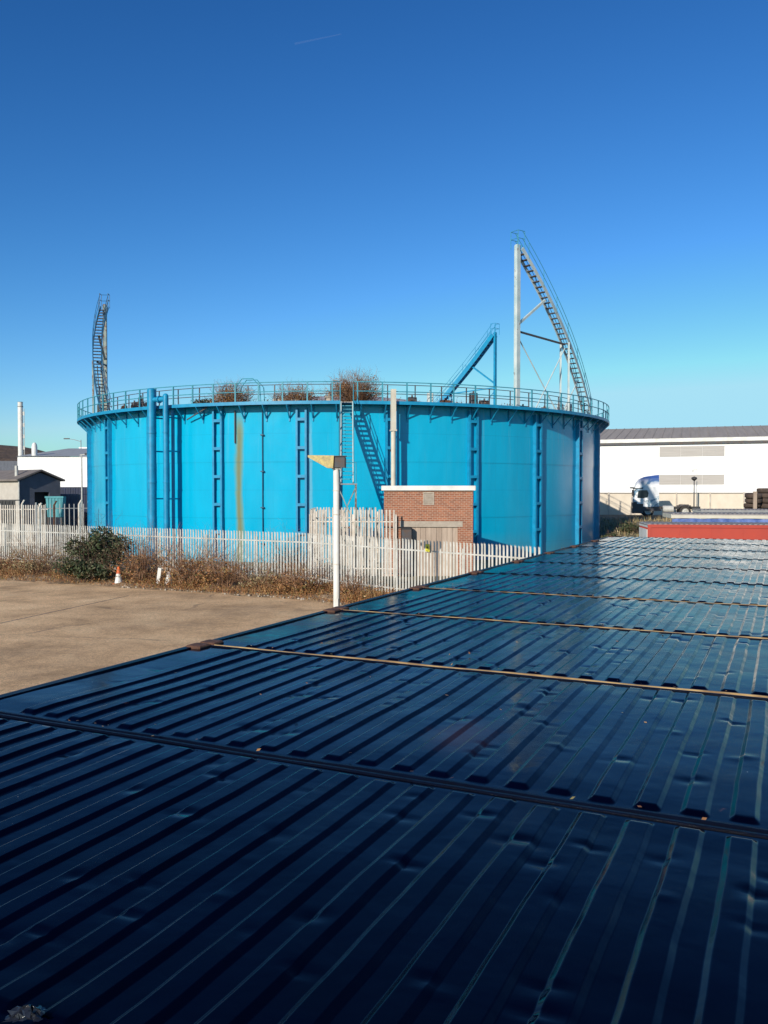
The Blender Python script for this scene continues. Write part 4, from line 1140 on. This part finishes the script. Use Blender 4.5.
# local frame: gable end faces +g, side wall faces +s
g=Vector((.78,-.62,0)).normalized(); tdir=Vector((.62,.78,0)).normalized()   # tdir runs along the gable wall away from the viewer
def sol(pxw,base=Vector((sh.location.x,sh.location.y,0))):
    t_=(pxw-384)/F; # find k so that base+tdir*k projects to pxw
    return (t_*base.y-base.x)/(tdir.x-t_*tdir.y)
gw=sol(60.5); ev=PZ(480.5,sd); zpk=PZ(471,sd+gw*.39); Ls=22
T=Matrix((tdir,-g,Vector((0,0,1)))).transposed().to_4x4()   # x along gable, y along ridge (back), z up
def pr(m,poly,y0,y1): m.prism(poly,y0,y1,T)
m=MB(); dw0,dw1,dh=gw*.36,gw*.72,PZ(492,sd+gw*.5)
pr(m,[(0,0),(dw0,0),(dw0,dh),(dw1,dh),(dw1,0),(gw,0),(gw,ev),(gw/2,zpk-.15),(0,ev)],0,.25); m.build('end_wall',M['dark_grey_and_shade'],sh)  # shade on the gable end is put into its dark colour
m=MB(); m.box(dw0,dw1,.6,.7,0,dh,T); m.build('doorway',M['black'],sh)  # black panel stands in for the unlit interior
m=MB(); m.box(0,.2,.252,Ls,0,ev,T); m.box(gw-.2,gw,.252,Ls,0,ev,T); m.build('side_wall',M['shed_side'],sh)
m=MB(); pale_blue=paint('pale_blue_door',(.28,.42,.48),(.22,.34,.4),.6,2); m.box(-.05,-.002,4.0,6.5,0,ev-.2,T); m.build('door',pale_blue,sh)
m=MB()
pr(m,[(-.35,ev-.05),(gw/2,zpk),(gw/2,zpk+.15),(-.35,ev+.12)],-.3,Ls+.3); pr(m,[(gw/2,zpk),(gw+.35,ev-.05),(gw+.35,ev+.12),(gw/2,zpk+.15)],-.3,Ls+.3); m.build('roof',M['shed_roof'],sh)
m=MB(); m.tube(T@Vector((-.1,-.1,0)),T@Vector((-.1,-.1,ev)),.08,8); m.build('downpipe',M['galv'],sh)
m=MB(); m.tube(T@Vector((.6,1.6,ev)),T@Vector((.6,1.6,zpk+.5)),.16,10); m.build('flue',M['galv'],sh)
# dark trailers/blue container between shed and tank
def simplebox(name,px0,px1,y0,y1,d,dep,mat,lab,cat,roofm=None):
    r=empty(name,(PX(px0,d),d,0)); tag(r,lab,cat); w=PX(px1,d)-PX(px0,d); zt=PZ(y0,d)
    m=MB(); corr_wall(m,.1,w-.1,.03,.1,zt-.1,'x',1); corr_wall(m,.1,dep,.03,.1,zt-.1,'y',1); m.build('side_wall',mat,r)
    m=MB(); m.box(0,w,0,.08,zt-.1,zt); m.box(0,w,0,.08,0,.1); m.box(0,.1,.001,.08,.1,zt-.1); m.box(w-.1,w,.001,.08,.1,zt-.1); m.build('frame',mat,r)
    m=MB(); m.box(0,w,.082,dep,zt-.06,zt+.002); m.build('roof',roofm or mat,r); return r
simplebox('shipping_container',60,92,487,520,96,2.4,M['navy_dark'],'dark blue container between the shed and the tank, below the white building','container')
simplebox('trailer_body',60,80,494,520,88,2.4,M['dark_grey_and_shade'],'dark low trailer in front of the blue container near the tank','trailer')
simplebox('storage_box',-30,15,500,515,70,2.2,M['black'],'dark low box at the left edge beside the shed','box')
# teal skip
r=empty('skip',(PX(45.5,66),66,0)); tag(r,'battered teal steel skip standing before the shed doorway','skip'); z=PZ(496.5,66); w=PX(63,66)-PX(45.5,66)
m=MB(); m.prism([(0,z),(w,z),(w-.15,1.9),(.15,1.9)],0,.7); m.build('body',M['teal_skip'],r)
m=MB(); m.box(-.04,w+.04,-.05,-.002,z-.12,z+.02)
for i in range(5): m.box(.15+i*(w-.38)/4,.23+i*(w-.38)/4,-.04,-.002,1.95,z-.13)
m.build('rib',M['teal_skip'],r)
m=MB(); m.box(.1,.2,.1,.6,0,1.9); m.box(w-.25,w-.15,.1,.6,0,1.9); m.build('stand',M['dark_steel'],r)
# grey metal fence far left
def barfence(name,p0,p1,h,label,mat,pitch=.16,base=0):
    r=empty(name,(p0[0],p0[1],base)); tag(r,label,'fence'); a=Vector((0,0,0)); b_=Vector((p1[0]-p0[0],p1[1]-p0[1],0)); L=b_.length; t=b_.normalized()
    for i in range(int(L/2.8)+1):
        m=MB(); q=a+t*2.8*i; m.box(q.x-.05,q.x+.05,q.y-.05,q.y+.05,0,h+.1); m.build('post',mat,r)
    for z in (.3,h-.3):
        m=MB(); m.bar(a+Vector((0,0,z)),b_+Vector((0,0,z)),.05,.05); m.build('rail',mat,r)
    m=MB()
    for i in range(int(L/pitch)):
        q=a+t*pitch*i; m.box(q.x-.03,q.x+.03,q.y-.04,q.y-.03,.05,h)
    m.build('bar_panel',mat,r); return r
barfence('palisade_fence',(PX(-40,60),60),(PX(48,60),60),PZ(505,60),'brownish palisade fence in front of the shed',M['galv_dirty'])
barfence('palisade_fence',(PX(36,57),57),(PX(92,58),58),PZ(504,57),'grey palisade fence running from the skip to the tank',M['grey'],.3)
for (px,top,d,lab) in ((22,500,58,'pale post with bent top in front of the shed corner'),(39,503,56,'grey post between the shed fence and the skip'),(54,501,55,'rusty post in front of the teal skip'),(79,500,54,'bent pale post just left of the tank')):
    m=MB(); z=PZ(top,d); m.tube((0,0,0),(0,0,z-.25),.07,8); m.tube((0,0,z-.27),(.16,0,z),.06,8)
    o=m.build('fence_post',M['galv_dirty'] if px!=54 else M['rust'],None,loc=(PX(px,d),d,0)); tag(o,lab,'post')
r=empty('lamp_post',(PX(82,75),75,0)); tag(r,'slim pole with a short lamp arm beside the left edge of the tank','lamp post'); z=PZ(455,75)
m=MB(); m.tube((0,0,0),(0,0,z),.09,8,.06); m.build('pole',M['galv'],r); m=MB(); m.bar((-.15,0,z),(.75,0,z+.1),.07,.07); m.build('arm',M['galv'],r); m=MB(); m.bevbox(.3,.85,-.14,.14,z+.0,z+.16,.03); m.build('lamp_head',M['black'],r)
r=empty('street_lamp',(PX(81.5,150),150,0)); tag(r,'tall distant street lamp with two thin arms above the white building','street lamp'); z=PZ(440,150)
m=MB(); m.tube((0,0,0),(0,0,z),.11,8,.07); m.build('pole',M['grey'],r)
for s,e in ((-1,2.6),):
    m=MB(); m.path([(0,0,z-.3),(-1.2,0,z+.05),(-2.2,0,z+.2)],.05,6); m.build('arm',M['grey'],r)
    m=MB(); m.bevbox(-3.0,-2.0,-.15,.15,z+.12,z+.3,.03); m.build('lamp_head',M['dark_steel'],r)
# low dark roofs and far hedge left
simplebox('low_building',-60,18,461,480,170,20,M['dark_grey_and_shade'],'low dark building under the hill at the left edge','building',M['shed_roof'])

# cones and posts near the bush
q=verge_pt(118,.84); r=empty('traffic_cone',(q.x,q.y,.03)); tag(r,'battered orange and white traffic cone beside the green bush','traffic cone')
m=MB(); m.lathe([(.17,.04),(.10,.42),(.095,.44)],14); m.build('sleeve',M['white'],r,smooth=True)
m=MB(); m.lathe([(.094,.44),(.045,.74),(0,.75)],14); m.box(-.2,.2,-.2,.2,0,.04); m.build('cone_body',M['orange'],r)
q=verge_pt(157,.8); m=MB(); m.bar((0,0,0),(.1,0,.75),.14,.05); m.box(-.12,.12,-.08,.08,0,.05)
o=m.build('marker_post',M['white'],None,loc=(q.x,q.y,.03)); tag(o,'white flat marker post leaning at the fence foot','post')
q=verge_pt(168,.72); r=empty('traffic_cone',(q.x,q.y,.03)); tag(r,'faded all white traffic cone right of the leaning white post','traffic cone')
m=MB(); m.lathe([(.17,.04),(.05,.58),(0,.59)],14); m.build('cone_body',M['white'],r,smooth=True); m=MB(); m.bevbox(-.2,.2,-.2,.2,0,.04,.01); m.build('base',M['rubber'],r)
# rough stones / kerb remains on the verge
rd=random.Random(9)
m=MB()
for i in range(260):
    q=verge_pt(rd.uniform(120,380),rd.uniform(.8,1.04)); s=rd.uniform(.015,.055)
    T2=Matrix.Translation((q.x,q.y,.03))@Matrix.Rotation(rd.uniform(0,3),4,'Z')@Matrix.Rotation(rd.gauss(0,.3),4,'X'); m.bevbox(-s,s,-s*.7,s*.7,-.02,s*.8,s*.25,T2)
tag(m.build('rubble',M['concrete']),'small stones and rubble along the edge of the yard','rubble',kind='stuff')

# contrail
m=MB(); a=Vector((PX(296,9000),9000,PZ(50,9000))); b_=Vector((PX(342,9000),9000,PZ(40.5,9000)))
n=14
for i in range(n+1):
    p=a.lerp(b_,i/n); w=12-7*(i/n)
    m.v.append((p.x,p.y,p.z-w)); m.v.append((p.x,p.y,p.z+w))
for i in range(n): m.f.append((2*i,2*i+2,2*i+3,2*i+1)); m.mi.append(0)
mc,nt,bb=newmat('contrail_vapour'); bb.inputs['Base Color'].default_value=(.9,.9,.9,1); bb.inputs['Roughness'].default_value=1; bb.inputs['Alpha'].default_value=.018
tag(m.build('contrail',mc),'faint short white vapour trail high in the blue sky','contrail')

# ------------------------------------------------------------------ light, world, camera
SE=R(22.5); saz=R(29.5)      # light travels saz to the right of +Y
trav=Vector((math.sin(saz)*math.cos(SE),math.cos(saz)*math.cos(SE),-math.sin(SE)))
sun=bpy.data.lights.new('sun','SUN'); sun.energy=5.0; sun.angle=R(.5); sun.color=(1,.92,.80)
so=bpy.data.objects.new('sun',sun); col.objects.link(so); so.rotation_euler=trav.to_track_quat('-Z','Y').to_euler()
w=bpy.data.worlds.new('World'); scene.world=w; w.use_nodes=True; nt=w.node_tree
sky=nt.nodes.new('ShaderNodeTexSky'); sky.sky_type='NISHITA'; sky.sun_disc=False; sky.sun_elevation=SE
sky.sun_rotation=math.atan2(-trav.x,-trav.y)
sky.altitude=0; sky.air_density=1.0; sky.dust_density=.45; sky.ozone_density=4.0
hs=nt.nodes.new('ShaderNodeHueSaturation'); hs.inputs['Saturation'].default_value=1.02; hs.inputs['Value'].default_value=1.0
nt.links.new(sky.outputs[0],hs.inputs['Color']); gm=nt.nodes.new('ShaderNodeGamma'); gm.inputs[1].default_value=1.32; nt.links.new(hs.outputs[0],gm.inputs[0]); tint=mixc(nt,1.0,gm.outputs[0],(.95,.97,1.0),'MULTIPLY'); sr=nt.nodes.new('ShaderNodeSeparateColor'); cr=nt.nodes.new('ShaderNodeCombineColor'); nt.links.new(tint,sr.inputs[0])
for i_,(ref,e_,k_) in enumerate(((5.0,.42,.84),(8.5,.12,.98),(10.0,0.0,1.03))):
    dv=nt.nodes.new('ShaderNodeMath'); dv.operation='DIVIDE'; nt.links.new(sr.outputs[i_],dv.inputs[0]); dv.inputs[1].default_value=ref
    mn=nt.nodes.new('ShaderNodeMath'); mn.operation='MINIMUM'; nt.links.new(dv.outputs[0],mn.inputs[0]); mn.inputs[1].default_value=1.12
    pw=nt.nodes.new('ShaderNodeMath'); pw.operation='POWER'; nt.links.new(mn.outputs[0],pw.inputs[0]); pw.inputs[1].default_value=1+e_
    ml=nt.nodes.new('ShaderNodeMath'); ml.operation='MULTIPLY'; nt.links.new(pw.outputs[0],ml.inputs[0]); ml.inputs[1].default_value=ref*k_
    nt.links.new(ml.outputs[0],cr.inputs[i_])
nt.links.new(cr.outputs[0],nt.nodes['Background'].inputs[0])
nt.nodes['Background'].inputs[1].default_value=.080
cam=bpy.data.cameras.new('camera'); co=bpy.data.objects.new('camera',cam); col.objects.link(co)
cam.sensor_fit='VERTICAL'; cam.sensor_height=36; cam.lens=F/1024*36; cam.clip_end=20000; cam.clip_start=.05
co.location=(0,0,CAMZ); co.rotation_euler=(R(90)-math.atan(22/F),0,0)
scene.camera=co
scene.view_settings.view_transform='Standard'; scene.view_settings.look='None'; scene.view_settings.exposure=0
scene.render.resolution_x=768; scene.render.resolution_y=1024
